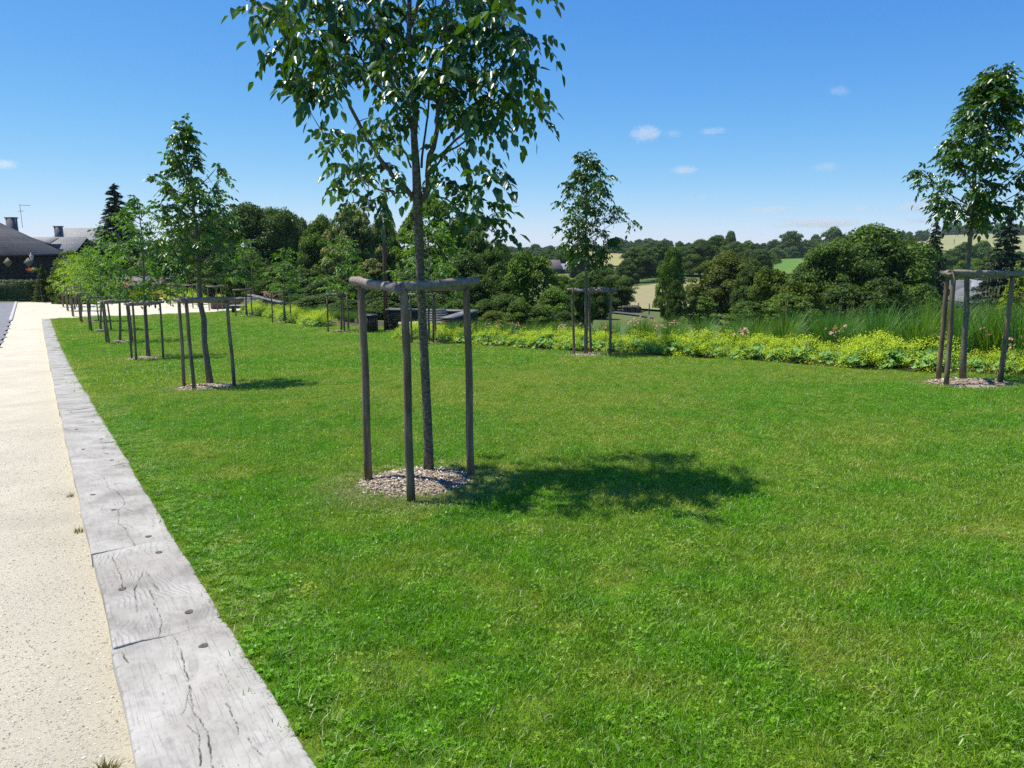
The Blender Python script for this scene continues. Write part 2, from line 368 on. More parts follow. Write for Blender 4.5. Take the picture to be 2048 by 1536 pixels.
# ---------------------------------------------------------------- timber kerb
def timbermat(name, seed, wave):
    m, nt, out = newmat(name); k = N(nt); tc = k('TexCoord').outputs['Object']
    v = k.map(tc, (1, 1, 1), (seed * 3.1, seed * 1.7, 0))
    w1 = k.noise(k.map(v, (2.4, 2.4, 2.4)), 1.0, 2, .4)
    y = k('SeparateXYZ', {0: v}).outputs[1]
    ph = k.math('ADD', k.math('MULTIPLY', y, 75. if wave else 90.), k.math('MULTIPLY', w1, 22. if wave else 12.))
    ring = k.math('SINE', k.math('MULTIPLY', ph, 3.2))
    ring = k.math('MULTIPLY', k('MapRange', {'Value': ring, 'From Min': .3, 'From Max': 1.}).outputs[0], k('MapRange', {'Value': k.noise(v, 4.5, 3, .6), 'From Min': .42, 'From Max': .62}).outputs[0])
    fine = k.noise(k.map(v, (2.6, 170, 60)), 1., 5, .7)
    blot = k.noise(v, 3.2, 4, .6)
    cross = k.noise(k.map(v, (90, 12, 12)), 1., 2, .6)
    col = k.ramp(blot, [(.25, (.20, .187, .155)), (.45, (.335, .317, .275)), (.7, (.445, .425, .375))])
    brown = k('MapRange', {'Value': k.noise(v, 1.7, 3, .5, .3), 'From Min': .53, 'From Max': .75}).outputs[0]
    col = k.mix(k.math('MULTIPLY', brown, .5), col, (.33, .30, .255))
    fl = k('MapRange', {'Value': fine, 'From Min': .56, 'From Max': .74}).outputs[0]
    col = k.mix(k.math('MULTIPLY', fl, .75), col, (.14, .13, .115))
    stain = k('MapRange', {'Value': k.noise(k.map(v, (1.5, 3, 3)), 3., 5, .7, .6), 'From Min': .55, 'From Max': .72}).outputs[0]
    col = k.mix(k.math('MULTIPLY', stain, .5), col, (.17, .155, .135))
    col = k.mix(k.math('MULTIPLY', ring, .55 if wave else .07), col, (.19, .185, .18))
    cl = k('MapRange', {'Value': cross, 'From Min': .66, 'From Max': .76}).outputs[0]
    col = k.mix(k.math('MULTIPLY', cl, .25), col, (.25, .24, .23))
    cr = k('Attribute', attribute_name='rnd').outputs['Fac']
    col = k.mix(k.math('MULTIPLY', cr, 1.5, True), col, (.03, .027, .022))
    mott = k.noise(v, 28, 5, .75)
    col = k.mix(k('MapRange', {'Value': mott, 'From Min': .5, 'From Max': .7, 'To Max': .35}).outputs[0], col, (.17, .16, .145))
    h = k.math('SUBTRACT', k.math('ADD', k.math('MULTIPLY', blot, .6), k.math('MULTIPLY', mott, .4)), k.math('ADD', k.math('MULTIPLY', fl, .35), k.math('MULTIPLY', ring, .3 if wave else .1)))
    link_bsdf(k, out, col, .85, k.bump(h, .55, .006), .2); return m
M_TIM = [timbermat('weathered_oak_%s' % w_, i, wv) for i, (w_, wv) in enumerate((('plain', 0), ('ringed', 1), ('pale', 0), ('old', 0)))]
M_PLUG = simple('bolt_hole', (.07, .06, .05), (.15, .13, .11), 60, .8, .6, 200)
CRK = {0: [[(2.35, .30), (2.02, .31), (1.84, .285), (1.62, .30), (1.5, .27)], [(1.5, .27), (1.2, .25), (1.0, .23)], [(1.6, .31), (1.3, .17), (1.0, .15)], [(1.62, .16), (1.45, .12), (1.36, .12)], [(1.3, .09), (1.2, .05), (1.12, .04)]],
       1: [[(4.75, .30), (4.6, .31), (4.45, .27)], [(4.25, .25), (4.05, .24), (3.9, .235), (3.5, .2), (3.4, .21)], [(4.5, .26), (4.2, .22)]],
       2: [[(7.3, .26), (7.1, .24), (6.8, .25), (6.5, .20), (6.25, .18), (6.1, .23)], [(6.05, .22), (5.7, .24), (5.4, .20), (5.1, .17), (4.95, .15)], [(6.3, .1), (6.1, .16), (6.0, .08)]]}
def _px(ls): return [[SQ(*P(x / 2.416, 900 + y / 2.416)[:2]) for x, y in l] for l in ls]
CRK = {0: _px([[(845, 905), (890, 1030), (912, 1120), (910, 1180), (888, 1280)], [(912, 1150), (935, 1270), (985, 1350), (1010, 1430), (1035, 1536), (1060, 1640)], [(900, 1340), (955, 1400), (980, 1536)], [(1095, 1240), (1125, 1320), (1155, 1390)], [(595, 975), (600, 1010), (620, 1045)], [(1200, 1410), (1240, 1460), (1270, 1495)]]),
       1: _px([[(545, 520), (560, 560), (580, 600), (590, 680)], [(690, 605), (665, 640), (650, 700), (665, 800)], [(700, 605), (740, 650), (770, 690)], [(760, 770), (780, 830), (775, 915)], [(720, 690), (745, 760)], [(620, 495), (690, 480)]]),
       2: _px([[(500, 135), (515, 165), (525, 195), (560, 208), (598, 240), (600, 275), (575, 295), (572, 360), (608, 392), (630, 430), (655, 470)], [(600, 285), (650, 305), (740, 300)], [(605, 262), (660, 255), (700, 258)], [(400, 62), (445, 60), (500, 75), (590, 68)], [(570, 370), (610, 368), (640, 385)]])}
ends = [-.2, 1.02 - .1, 3.35, 4.83, 7.6, 9.0, 10.6, 12.5, 15.0, 17.1, 19.6, 22.0, 24.6, 27.0, 29.5, 32, 34.4, 37, 39.5, 42, 44.5, 47, 49.6, 51.0]
def distseg(X, Yq, a, b):
    ax, ay = a; bx, by = b; dx, dy = bx - ax, by - ay; t = np.clip(((X - ax) * dx + (Yq - ay) * dy) / (dx * dx + dy * dy), 0, 1)
    return np.hypot(X - ax - t * dx, Yq - ay - t * dy), t
for i in range(len(ends) - 1):
    s0, s1 = ends[i] + .003, ends[i + 1] - .003; L = s1 - s0
    q0, q1 = .121 + random.uniform(-.012, .008), .576 + random.uniform(-.006, .01)
    if i == 1: q0, q1 = .115, .582
    if i == 2: q0, q1 = .127, .574
    res = .0028 if i in (1, 2) else .004 if i == 3 else .012 if i in (4, 5) else .03 if i < 10 else .1
    ns, nq = int(L / res) + 1, int((q1 - q0) / min(res, .05)) + 1
    S, K = np.meshgrid(np.linspace(s0, s1, ns), np.linspace(q0, q1, nq), indexing='ij')
    K = q0 + (K - q0) * (1 + 0 * S)
    wavy = .004 * np.sin(S * 3.1 + i) + .003 * np.sin(S * 9.7 + 2 * i)
    Kw = K + wavy * (K - q0) / (q1 - q0) + .004 * np.sin(S * 4.3 + 1 + i) * (1 - (K - q0) / (q1 - q0))
    Z = .006 * np.sin(S * 2.3 + i * 1.7) * np.cos(K * 9 + i) + .002 * np.sin(S * 17 + K * 31)
    e = np.minimum(np.minimum(K - q0, q1 - K), np.minimum(S - s0, s1 - S) * 1.5)
    Z -= .004 * np.exp(-(e / .004) ** 1.0) + random.uniform(0, .002)
    chip = np.clip(np.sin(S * 23 + i) * np.sin(S * 61 + 2 * i) + .5 * np.sin(S * 140) - .35, 0, 1); Z -= chip * .012 * np.exp(-(e / .012)); Z += .0008 * np.sin(K * 110 + 9 * np.sin(S * 2.2 + i)) * np.sin(S * 3.3 + K * 12) + .0006 * np.sin(S * 90 + K * 40)
    D = np.zeros_like(S)
    if i <= 3 and i >= 1:
        lines = CRK.get(i - 1, [])
        rr_ = np.random.default_rng(i)
        lines = lines + [[(a, b), (a - c, b + d)] for a, b, c, d in zip(rr_.uniform(s0, s1, 14), rr_.uniform(q0, q1, 14), rr_.uniform(.03, .16, 14), rr_.uniform(-.012, .012, 14))]
        jx = .003 * np.sin(S * 17 + i) + .0016 * np.sin(S * 53 + 1) + .001 * np.sin(S * 117)
        for li, ln in enumerate(lines):
            big = li < len(CRK.get(i - 1, []))
            for a, b in zip(ln[:-1], ln[1:]):
                d, t = distseg(S, K + jx, a, b); wd = (.0017 if big else .001) * (.35 + .9 * (.5 + .5 * np.sin(S * 37 + li * 2)) * (.5 + .5 * np.sin(S * 11 + li)))
                g = np.exp(-(d / wd) ** 2); Z -= g * (.012 if big else .003); D = np.maximum(D, g * (1 if big else .6))
    X = S * DS[0] + Kw * DQ[0]; Y = S * DS[1] + Kw * DQ[1]
    G = np.vectorize(zl)(X, Y) if res > .02 else (.033 * X - .076 * Y)
    top = G + Z + .012
    x0, y0 = XY(s0, q0); z0 = zl(x0, y0)
    V = np.stack([X, Y, top], -1).reshape(-1, 3)
    idx = np.arange(ns * nq).reshape(ns, nq)
    Q = np.stack([idx[:-1, :-1], idx[:-1, 1:], idx[1:, 1:], idx[1:, :-1]], -1).reshape(-1, 4)
    Df = ((D[:-1, :-1] + D[1:, 1:]) / 2).reshape(-1)
    # skirt
    rim = np.concatenate([idx[0, :], idx[1:, -1], idx[-1, -2::-1], idx[-2:0:-1, 0]]); nr = len(rim)
    low = V[rim].copy(); low[:, 2] -= .16
    # local frame: x along the timber, y across
    def loc(A):
        B = A - np.array([x0, y0, z0]); return np.stack([B[:, 0] * DS[0] + B[:, 1] * DS[1], -(B[:, 0] * DQ[0] + B[:, 1] * DQ[1]), B[:, 2]], -1)
    mb = MB(); VV = np.vstack([V, low]); base = len(V)
    Qs = [(rim[j], base + j, base + (j + 1) % nr, rim[(j + 1) % nr]) for j in range(nr)]
    mb.add(loc(VV), np.vstack([Q, np.array(Qs)]), None, np.concatenate([Df, np.zeros(nr)]))
    wood = M_TIM[{1: 0, 2: 1, 3: 2}.get(i, (i * 7) % 4)]
    rz = math.atan2(DS[1], DS[0])
    o = mb.build('kerb_timber', wood, smooth_=True, loc=(x0, y0, z0)); o.rotation_euler = (0, 0, rz)
    lab = {1: 'nearest pale oak timber, with the longest open crack along its top', 2: 'short oak timber with bold curved growth rings and dark bolt holes', 3: 'weathered oak timber with jagged cracks, third one up the path'}.get(i)
    if lab is None: lab = 'weathered grey oak timber in the kerb line receding beside the sandy path' if i > 1 else 'oak timber at the photographer\'s feet'
    tag(o, lab, 'timber', 'oak timbers edging the lawn')
    if i in (1, 2, 3, 4, 5, 6):
        spots = {1: [_px([[(985, 960)]])[0][0]], 2: _px([[(768, 510), (593, 685), (915, 790), (548, 528)]])[0], 3: _px([[(718, 425), (450, 226), (550, 298), (505, 22)]])[0]}.get(i, [(s0 + .25, .45), (s1 - .3, .25)])
        for (a, b) in spots:
            x, y = XY(a, b); mp = MB(); th = np.arange(14) * 2 * math.pi / 14; rj = .019 * (1 + .12 * np.sin(th * 3 + a))
            j = int(np.argmin(abs(S[:, 0] - a))); kk = int(np.argmin(abs(K[0] - b))); zt = top[j, kk]
            pl = np.stack([x + rj * np.cos(th), y + rj * np.sin(th), np.full(14, zt + .0035)], -1)
            inn = np.stack([x + rj * .8 * np.cos(th), y + rj * .8 * np.sin(th), np.full(14, zt + .0042)], -1)
            VV = loc(np.vstack([pl, inn, [[x, y, zt + .0046]]]))
            mp.add(VV, [(q, (q + 1) % 14, 14 + (q + 1) % 14, 14 + q) for q in range(14)], [(14 + q, 14 + (q + 1) % 14, 28) for q in range(14)], 0.)
            mp.build('bolt_plug', M_PLUG, o)

# ---------------------------------------------------------------- grass (tufts placed with geometry nodes)
m, nt, out = newmat('grass_blades'); k = N(nt); c = lawncol(k, 1.)
r = k('Attribute', attribute_name='rnd').outputs['Fac']
c = k.mix(k('MapRange', {'Value': r, 'From Min': .0, 'From Max': 1., 'To Min': 0., 'To Max': .85}).outputs[0], c, k.mix(1., c, (.22, .32, .35), 'MULTIPLY'))
straw = k.math('GREATER_THAN', r, .94)
c = k.mix(k.math('MULTIPLY', straw, .7), c, (.55, .52, .30))
b = k('BsdfPrincipled', {'Base Color': c, 'Roughness': .4, 'Specular IOR Level': .35})
t = k('BsdfTranslucent', {'Color': k.mix(1., c, (1.3, 1.4, .5), 'MULTIPLY')})
nt.links.new(k('MixShader', {0: .35, 1: b.outputs[0], 2: t.outputs[0]}).outputs[0], out.inputs['Surface']); M_GRASS = m
def blades(n, R, h, wd, segs=2, gauss=True, clover=0, seed=0):
    g = np.random.default_rng(seed); mb = MB()
    rad = np.abs(g.normal(0, R * .55, n)) if gauss else np.sqrt(g.random(n)) * R
    th = g.random(n) * 2 * math.pi; px, py = rad * np.cos(th), rad * np.sin(th)
    a = g.random(n) * 2 * math.pi; H = h * g.uniform(.45, 1.25, n); lean = g.uniform(.1, 1.7, n) * H; W = wd * g.uniform(.6, 1.3, n)
    ax, ay = np.cos(a), np.sin(a); t = g.random(n) * 2 * math.pi; wx, wy = np.cos(t) * W / 2, np.sin(t) * W / 2
    P0 = np.stack([px, py, np.zeros(n) - .004], -1); P1 = P0 + np.stack([ax * lean * .35, ay * lean * .35, H * .6], -1); P2 = P0 + np.stack([ax * lean, ay * lean, H], -1)
    Wv = np.stack([wx, wy, np.zeros(n)], -1)
    V = np.stack([P0 - Wv, P0 + Wv, P1 + Wv * .85, P1 - Wv * .85, P2], 1).reshape(-1, 3); i = np.arange(n) * 5; r = g.random(n)
    mb.add(V, np.stack([i, i + 1, i + 2, i + 3], -1), None, r); mb.add(np.zeros((0, 3)))
    mb.T.append(np.stack([i + 3, i + 2, i + 4], -1)); mb.rt.append(r); mb.mt.append(np.zeros(n, int))
    if clover:
        m_ = clover; rad = np.abs(g.normal(0, R * .5, m_)); th = g.random(m_) * 6.28; c0 = np.stack([rad * np.cos(th), rad * np.sin(th), g.uniform(.5, 1., m_) * h * .8], -1)
        rot = g.random(m_) * 6.28; s = g.uniform(.006, .011, m_); tl = g.normal(0, .25, (m_, 2))
        for q in range(3):
            an = rot + q * 2.094; d = np.stack([np.cos(an), np.sin(an), tl[:, 0]], -1); p = np.stack([-np.sin(an), np.cos(an), tl[:, 1]], -1)
            V = np.stack([c0, c0 + (d * .6 + p * .55) * s[:, None], c0 + d * s[:, None] * 1.25, c0 + (d * .6 - p * .55) * s[:, None]], 1).reshape(-1, 3); i = np.arange(m_) * 4
            mb.add(V, np.stack([i, i + 1, i + 2, i + 3], -1), None, g.uniform(.15, .6, m_))
    return mb
def gn_scatter(name, src, pts, rot, scl, idx, mat):
    col = bpy.data.collections.new(name + '_sources')
    for j, mb in enumerate(src):
        o = mb.build('%s_tuft' % name, mat); C.objects.unlink(o); o.name = '%s_tuft%02d' % (name, j); col.objects.link(o)
    me = bpy.data.meshes.new(name); me.vertices.add(len(pts)); me.vertices.foreach_set('co', np.asarray(pts, np.float32).ravel())
    a = me.attributes.new('rot', 'FLOAT_VECTOR', 'POINT'); a.data.foreach_set('vector', np.asarray(rot, np.float32).ravel())
    a = me.attributes.new('scl', 'FLOAT', 'POINT'); a.data.foreach_set('value', np.asarray(scl, np.float32))
    a = me.attributes.new('idx', 'INT', 'POINT'); a.data.foreach_set('value', np.asarray(idx, np.int32))
    me.materials.append(mat); o = bpy.data.objects.new(name, me); C.objects.link(o)
    g = bpy.data.node_groups.new(name, 'GeometryNodeTree')
    g.interface.new_socket(name='Geometry', in_out='INPUT', socket_type='NodeSocketGeometry'); g.interface.new_socket(name='Geometry', in_out='OUTPUT', socket_type='NodeSocketGeometry')
    gi = g.nodes.new('NodeGroupInput'); go = g.nodes.new('NodeGroupOutput'); ip = g.nodes.new('GeometryNodeInstanceOnPoints')
    ci = g.nodes.new('GeometryNodeCollectionInfo'); ci.inputs['Collection'].default_value = col; ci.inputs['Separate Children'].default_value = True; ci.inputs['Reset Children'].default_value = True
    def na(nm, dt):
        n_ = g.nodes.new('GeometryNodeInputNamedAttribute'); n_.data_type = dt; n_.inputs['Name'].default_value = nm; return n_.outputs['Attribute']
    L = g.links.new; L(gi.outputs[0], ip.inputs['Points']); L(ci.outputs[0], ip.inputs['Instance']); ip.inputs['Pick Instance'].default_value = True
    L(na('idx', 'INT'), ip.inputs['Instance Index']); L(na('rot', 'FLOAT_VECTOR'), ip.inputs['Rotation']); L(na('scl', 'FLOAT'), ip.inputs['Scale'])
    L(ip.outputs[0], go.inputs[0]); md = o.modifiers.new('scatter', 'NODES'); md.node_group = g
    return o
def in_view(x, y, m=.55):
    if math.hypot(x, y) < 5.5 and y > -1: return True
    if y < .6: return False
    return -(1024 / F + m) < x / y < (1024 / F + m)
MULCH = [(BASE1[0] + Vector((-.08, -.24, 0)), .45), (BASE1[1] + Vector((.0, -.28, 0)), .5), (BASE1[2] + Vector((0, -.25, 0)), .5), (BASE2[0] + Vector((0, -.15, 0)), .55), (BASE2[1] + Vector((0, 0, 0)), .45)]
for b in BASE1[3:6] + BASE2[2:]: MULCH.append((b.copy(), .45))
for e in MULCH: e[0].z = zl(e[0].x, e[0].y)
pts, rot, scl, idx = [], [], [], []
def putgrass(x, y, k_, sc_):
    for c_, r_ in MULCH:
        rr_ = r_ * (.93 + .12 * math.sin(3 * math.atan2(y - c_.y, x - c_.x) + c_.x))
        if (x - c_.x) ** 2 + ((y - c_.y) * 1.0) ** 2 < (rr_ + (.0 if k_ >= 6 else .2)) ** 2:
            if k_ >= 6 or random.random() < 1: return
    pts.append((x, y, zl(x, y))); rot.append((random.gauss(0, .05) - .076, random.gauss(0, .05), random.random() * 6.28)); scl.append(sc_); idx.append(k_)
def lay(step, dmin, dmax, ks, sc0, qin, dens=1):
    s = -3.
    while s < LAWN_END - .1:
        b = bedq(s); q = .576 + qin
        while q < b - qin * .3:
            ss, qq = s + random.uniform(-.5, .5) * step, q + random.uniform(-.5, .5) * step
            x, y = XY(ss, max(qq, .576 + qin * .85)); d = math.hypot(x, y)
            if dmin <= d < dmax and x < 16 and in_view(x, y) and ss < LAWN_END - .1: putgrass(x, y, random.choice(ks), sc0 * random.uniform(.85, 1.15))
            q += step
        s += step
SRC = [blades(2100, .26, .022, .0033, clover=c_, seed=11 + j) for j, c_ in enumerate((0, 25, 8, 70, 0, 40))]           # 0-5 near patches
SRC += [blades(90, .05, .028, .0034, clover=c_, seed=31 + j) for j, c_ in enumerate((0, 4))]                    # 6-7 small tufts
SRC += [blades(620, .34, .034, .008, clover=0, seed=41 + j) for j in range(3)]                                    # 8-10 distant patches
SRC += [blades(18, .05, .042, .0036, seed=51)]                                                                    # 11 taller strands
lay(.165, .3, 9.5, (0, 0, 1, 2, 3, 4, 4, 5), 1., .33)
lay(.22, 9.5, 15, (0, 1, 2, 4, 5), 1.1, .33)
lay(.30, 15, 30, (8, 9, 10), 1., .25); lay(.5, 30, 60, (8, 9, 10), 1.25, .3)
s = .2
while s < 14:                                                   # fringe along the timber
    for t_ in range(12):
        x, y = XY(s + random.random() * .05, .596 + random.random() * .38)
        if in_view(x, y) and random.random() < .8: putgrass(x, y, random.choice((6, 7)), random.uniform(.7, 1.2))
    s += .045
for c_, r_ in MULCH[:4]:                                        # fringe round the mulch
    for t_ in range(420):
        a = random.random() * 6.28; d = r_ + random.uniform(-.02, .26)
        if random.random() < .7: putgrass(c_.x + math.cos(a) * d, c_.y + math.sin(a) * d, random.choice((6, 7)), random.uniform(.6, 1.25))
for t_ in range(160):
    a, b = random.uniform(.8, 12), random.uniform(.9, 10.5); x, y = XY(a, b)
    if in_view(x, y): putgrass(x, y, 11, random.uniform(.6, 1.3))
tag(gn_scatter('grass', SRC, pts, rot, scl, idx, M_GRASS), 'short mown green grass with clover covering the lawn', 'grass', kind='stuff')
print('grass patches', len(pts))

# ---------------------------------------------------------------- gravel grains on the near path
def grains():
    g = np.random.default_rng(5); n = 26000; s = 1.0 + g.random(n) ** 1.6 * 11; q = g.uniform(-1.36, .118, n)
    x = s * DS[0] + q * DQ[0]; y = s * DS[1] + q * DQ[1]; ok = (y > 1) & (np.abs(x / y) < .8); x, y = x[ok], y[ok]; n = len(x)
    z = .033 * x - .076 * y - .075; a = g.uniform(.0018, .0052, n)
    a[g.random(n) < .03] *= 1.7
    base = np.array([(1, 0, 0), (0, 1, 0), (-1, 0, 0), (0, -1, 0), (0, 0, .8), (0, 0, -.6)], float)
    th = g.random(n) * 6.28; J = base[None] * g.uniform(.6, 1.4, (n, 6, 1)); c_, s_ = np.cos(th)[:, None], np.sin(th)[:, None]
    V = np.stack([J[..., 0] * c_ - J[..., 1] * s_, J[..., 0] * s_ + J[..., 1] * c_, J[..., 2]], -1) * a[:, None, None] + np.stack([x, y, z + a * .3], -1)[:, None]
    i = (np.arange(n) * 6)[:, None]; T = np.concatenate([i + np.array([t]) for t in ((0, 1, 4), (1, 2, 4), (2, 3, 4), (3, 0, 4))])
    mb = MB(); mb.add(V.reshape(-1, 3), None, T, np.tile(g.random(n), 4))
    m, nt, out = newmat('grit'); k = N(nt); r = k('Attribute', attribute_name='rnd').outputs['Fac']
    link_bsdf(k, out, k.ramp(r, [(0, (.16, .14, .11)), (.3, (.42, .38, .31)), (.8, (.56, .52, .44)), (1, (.68, .65, .59))]), .9)
    tag(mb.build('gravel', m), 'fine pale gravel loose on the sandy path', 'gravel', kind='stuff')
grains()

# ---------------------------------------------------------------- mulch, stakes
m, nt, out = newmat('wood_chips'); k = N(nt); r = k('Attribute', attribute_name='rnd').outputs['Fac']
link_bsdf(k, out, k.ramp(r, [(0, (.12, .088, .055)), (.3, (.27, .21, .145)), (.7, (.43, .36, .27)), (1, (.60, .54, .43))]), .9, None, .15); M_CHIP = m
def mulch(c, R, near, label):
    mb = MB(); g = np.random.default_rng(int(abs(c.x * 100)) + 3)
    nr, na = 8, 26; V = [(0, 0, .055)]; 
    for i in range(1, nr + 1):
        for j in range(na):
            t = i / nr; a = j * 6.283 / na; r_ = t * R * (1 + .06 * math.sin(3 * a + c.x)); x, y = r_ * math.cos(a), r_ * math.sin(a)
            V.append((x, y, zl(c.x + x, c.y + y) - c.z + .055 * (1 - t * t) + .004 - (.05 if i == nr else 0)))
    T = [(0, 1 + j, 1 + (j + 1) % na) for j in range(na)]; Q = [(1 + i * na + j, 1 + (i + 1) * na + j, 1 + (i + 1) * na + (j + 1) % na, 1 + i * na + (j + 1) % na) for i in range(nr - 1) for j in range(na)]
    mb.add(V, Q, T, .35)
    n = {2: 2600, 1: 700, 0: 160}[near]; s = {2: 1., 1: 1.5, 0: 2.4}[near]
    rad = np.sqrt(g.random(n)) * R * 1.04; a = g.random(n) * 6.283; x, y = rad * np.cos(a), rad * np.sin(a)
    z = np.array([zl(c.x + p, c.y + q) - c.z for p, q in zip(x, y)]) + .055 * np.clip(1 - (rad / R) ** 2, 0, 1) + g.uniform(.003, .014, n)
    Lc, Wc = g.uniform(.008, .028, n) * s, g.uniform(.003, .009, n) * s; th = g.random(n) * 6.283
    d = unit(np.stack([np.cos(th), np.sin(th), g.normal(0, .3, n)], -1)); nn = unit(np.stack([g.normal(0, .35, n), g.normal(0, .35, n), np.ones(n)], -1)); p = unit(np.cross(nn, d))
    c0 = np.stack([x, y, z], -1); u_ = nn * .0015
    V = np.stack([c0 - d * Lc[:, None] - p * Wc[:, None], c0 + d * Lc[:, None] - p * Wc[:, None] * .6, c0 + d * Lc[:, None] * .8 + p * Wc[:, None], c0 - d * Lc[:, None] + p * Wc[:, None] * .7], 1)
    V2 = V - (nn * .002)[:, None]; VV = np.concatenate([V, V2], 1).reshape(-1, 3); i = (np.arange(n) * 8)[:, None]
    Q = np.concatenate([i + np.array([q]) for q in ((0, 1, 2, 3), (0, 4, 5, 1), (1, 5, 6, 2), (2, 6, 7, 3), (3, 7, 4, 0))])
    mb.add(VV, Q, None, np.tile(g.random(n), 5))
    tag(mb.build('mulch_ring', M_CHIP, loc=c), label, 'mulch', 'wood chip rings round the young trees')
WHO1 = ['the large tree in front', 'the second tree from the front by the kerb', 'the third tree from the front by the kerb', 'the fourth tree by the kerb', 'the fifth tree by the kerb', 'the last kerbside tree still on the grass', 'the first small tree on the sandy square', 'the second small tree on the square', 'the farthest small tree on the square']
WHO2 = ['the right-hand tree by the flower bed', 'the slender tree before the valley view', 'the tree beside the stone bench recess', 'the tree left of the litter bin', 'the small rounded tree by the far bed', 'the bedside tree at the far end of the lawn']
for i, b in enumerate(BASE1[:6]): mulch(MULCH[i][0] if i < 3 else b, .45 if i == 0 else .5 if i < 3 else .45, 2 if i == 0 else 1 if i < 3 else 0, 'pale wood chips ringing ' + WHO1[i])
for i, b in enumerate(BASE2): mulch(MULCH[3 + i][0] if i < 2 else b, .55 if i == 0 else .45, 1 if i < 2 else 0, 'pale wood chips ringing ' + WHO2[i])

def stakemat():
    m, nt, out = newmat('weathered_stake'); k = N(nt); tc = k('TexCoord').outputs['Object']
    f = k.noise(k.map(tc, (22, 22, 2.2)), 1., 5, .65, .3); g = k.noise(k.map(tc, (90, 90, 4)), 1., 3, .6); h = k.noise(tc, 3.5, 3)
    col = k.ramp(f, [(.3, (.12, .080, .048)), (.5, (.235, .17, .112)), (.7, (.37, .285, .20))])
    col = k.mix(k.ramp(h, [(.45, (0, 0, 0)), (.6, (1, 1, 1))]), col, k.mix(1., col, (.75, .72, .66), 'MULTIPLY'))
    col = k.mix(k.math('MULTIPLY', k('MapRange', {'Value': g, 'From Min': .58, 'From Max': .7}).outputs[0], .6), col, (.05, .042, .035))
    link_bsdf(k, out, col, .85, k.bump(k.math('ADD', f, g), .6, .008), .2); return m
M_STAKE = stakemat()
m, nt, out = newmat('weathered_rail'); k = N(nt); tc = k('TexCoord').outputs['Object']
f = k.noise(tc, 26, 5, .7); g = k.noise(tc, 90, 3, .6)
col = k.ramp(f, [(.3, (.15, .12, .092)), (.55, (.28, .235, .19)), (.75, (.40, .355, .30))])
link_bsdf(k, out, col, .85, k.bump(k.math('ADD', f, g), .7, .006), .2); M_RAIL = m
def frame(stk, H, label, near=False, rad=.029, lean=0, tops=None):
    """stk: three ground points left, front, right (of the triangle)"""
    c = (stk[0] + stk[1] + stk[2]) / 3; root = empty('tree_stake_frame', c); g = random.Random(int(abs(c.x) * 77 + 5))
    tag(root, label, 'tree stakes', 'round-pole stake frames guarding the young trees')
    T = []
    for i, p in enumerate(stk):
        t = (tops[i] if tops else p + Vector((g.gauss(0, .02), g.gauss(0, .02), H + g.uniform(-.015, .015)))); T.append(t)
        mb = MB(); n = 9 if near else 5; ph = g.random() * 6
        L = [(p + (t - p) * (j / (n - 1)) + Vector((.004 * math.sin(ph + 1.1 * j), .003 * math.cos(ph + .9 * j), 0)) - c) for j in range(n)]
        L[0].z -= .05; r_ = rad * g.uniform(.93, 1.07)
        tube(mb, L, [r_ * (1.12 - .14 * j / (n - 1)) for j in range(n)], 14 if near else 7, g.random() * .5, wob=.02)
        mb.build('stake', M_STAKE, root, True)
    for k_, (i, j) in enumerate(((0, 1), (1, 2), (2, 0))):
        a, b = T[i] - c, T[j] - c; d = (b - a).normalized(); cen = sum(T, Vector()) / 3 - c; o_ = ((a + b) / 2 - cen); o_.z = 0; o_.normalize()
        off = o_ * rad * (1.5 if k_ != 2 else -1.5) + Vector((0, 0, -.035 + (0.012 if k_ == 1 else -.002 if k_ == 0 else -.03)))
        e0, e1 = (.07, .03) if k_ == 0 else (.02, .08) if k_ == 1 else (-.01, -.01)
        a, b = a + off - d * e0, b + off + d * e1; n = 7 if near else 3
        if k_ == 0: b = b - d * .02
        mb = MB(); L = [a + (b - a) * (q / (n - 1)) + Vector((0, 0, .004 * math.sin(q * 1.9 + k_))) for q in range(n)]
        rr_ = [rad * 1.1] * n
        if near: L = [a - d * .004] + L + [b + d * .004]; rr_ = [rad * 1.08] + rr_ + [rad * 1.08]
        tube(mb, L, rr_, 16 if near else 7, g.random() * .4, wob=.012 if near else 0); mb.build('rail', M_RAIL, root, True)
    return root
def pz(s, q):
    x, y = XY(s, q); return Vector((x, y, zl(x, y)))
s_ = [P(738, 965), P(822, 1008), P(942, 955)]
tp = [U(722, 552, s_[0].y), U(808, 566, s_[1].y), U(933, 556, s_[2].y)]
frame(s_, 1.6, 'tall round-pole stakes and rails round the large tree in front', True, .0285, tops=tp)
s_ = [P(369, 777), P(388.5, 783), P(469, 774)]
frame(s_, 1.6, 'round-pole stake frame round ' + WHO1[1], True, .03, tops=[U(358, 596, s_[0].y), U(371, 596, s_[1].y), U(453, 594, s_[2].y)])
s_ = [P(264, 719.5), P(273, 722.5), P(327, 719)]
frame(s_, 1.62, 'round-pole stake frame round ' + WHO1[2], False, .03)
for i in range(3, 9):
    b = BASE1[i]; s, q = SQ(b.x, b.y)
    frame([pz(s + .1, q - .45), pz(s - .65, q - .42), pz(s - .2, q + .42)], 1.62, 'round-pole stake frame round ' + WHO1[i], rad=.036)
s_ = [P(1877, 762), P(1893, 773), P(2000, 770)]
frame(s_, 1.6, 'round-pole stake frame round ' + WHO2[0], True, .032, tops=[U(1896, 541, s_[0].y), U(1908, 541, s_[1].y), U(2027, 543, s_[2].y)])
s_ = [P(1148, 712), P(1181, 716), P(1220, 710)]; s_[1] = s_[1] + Vector((.1, .9, .0)); s_[1].z = zl(s_[1].x, s_[1].y)
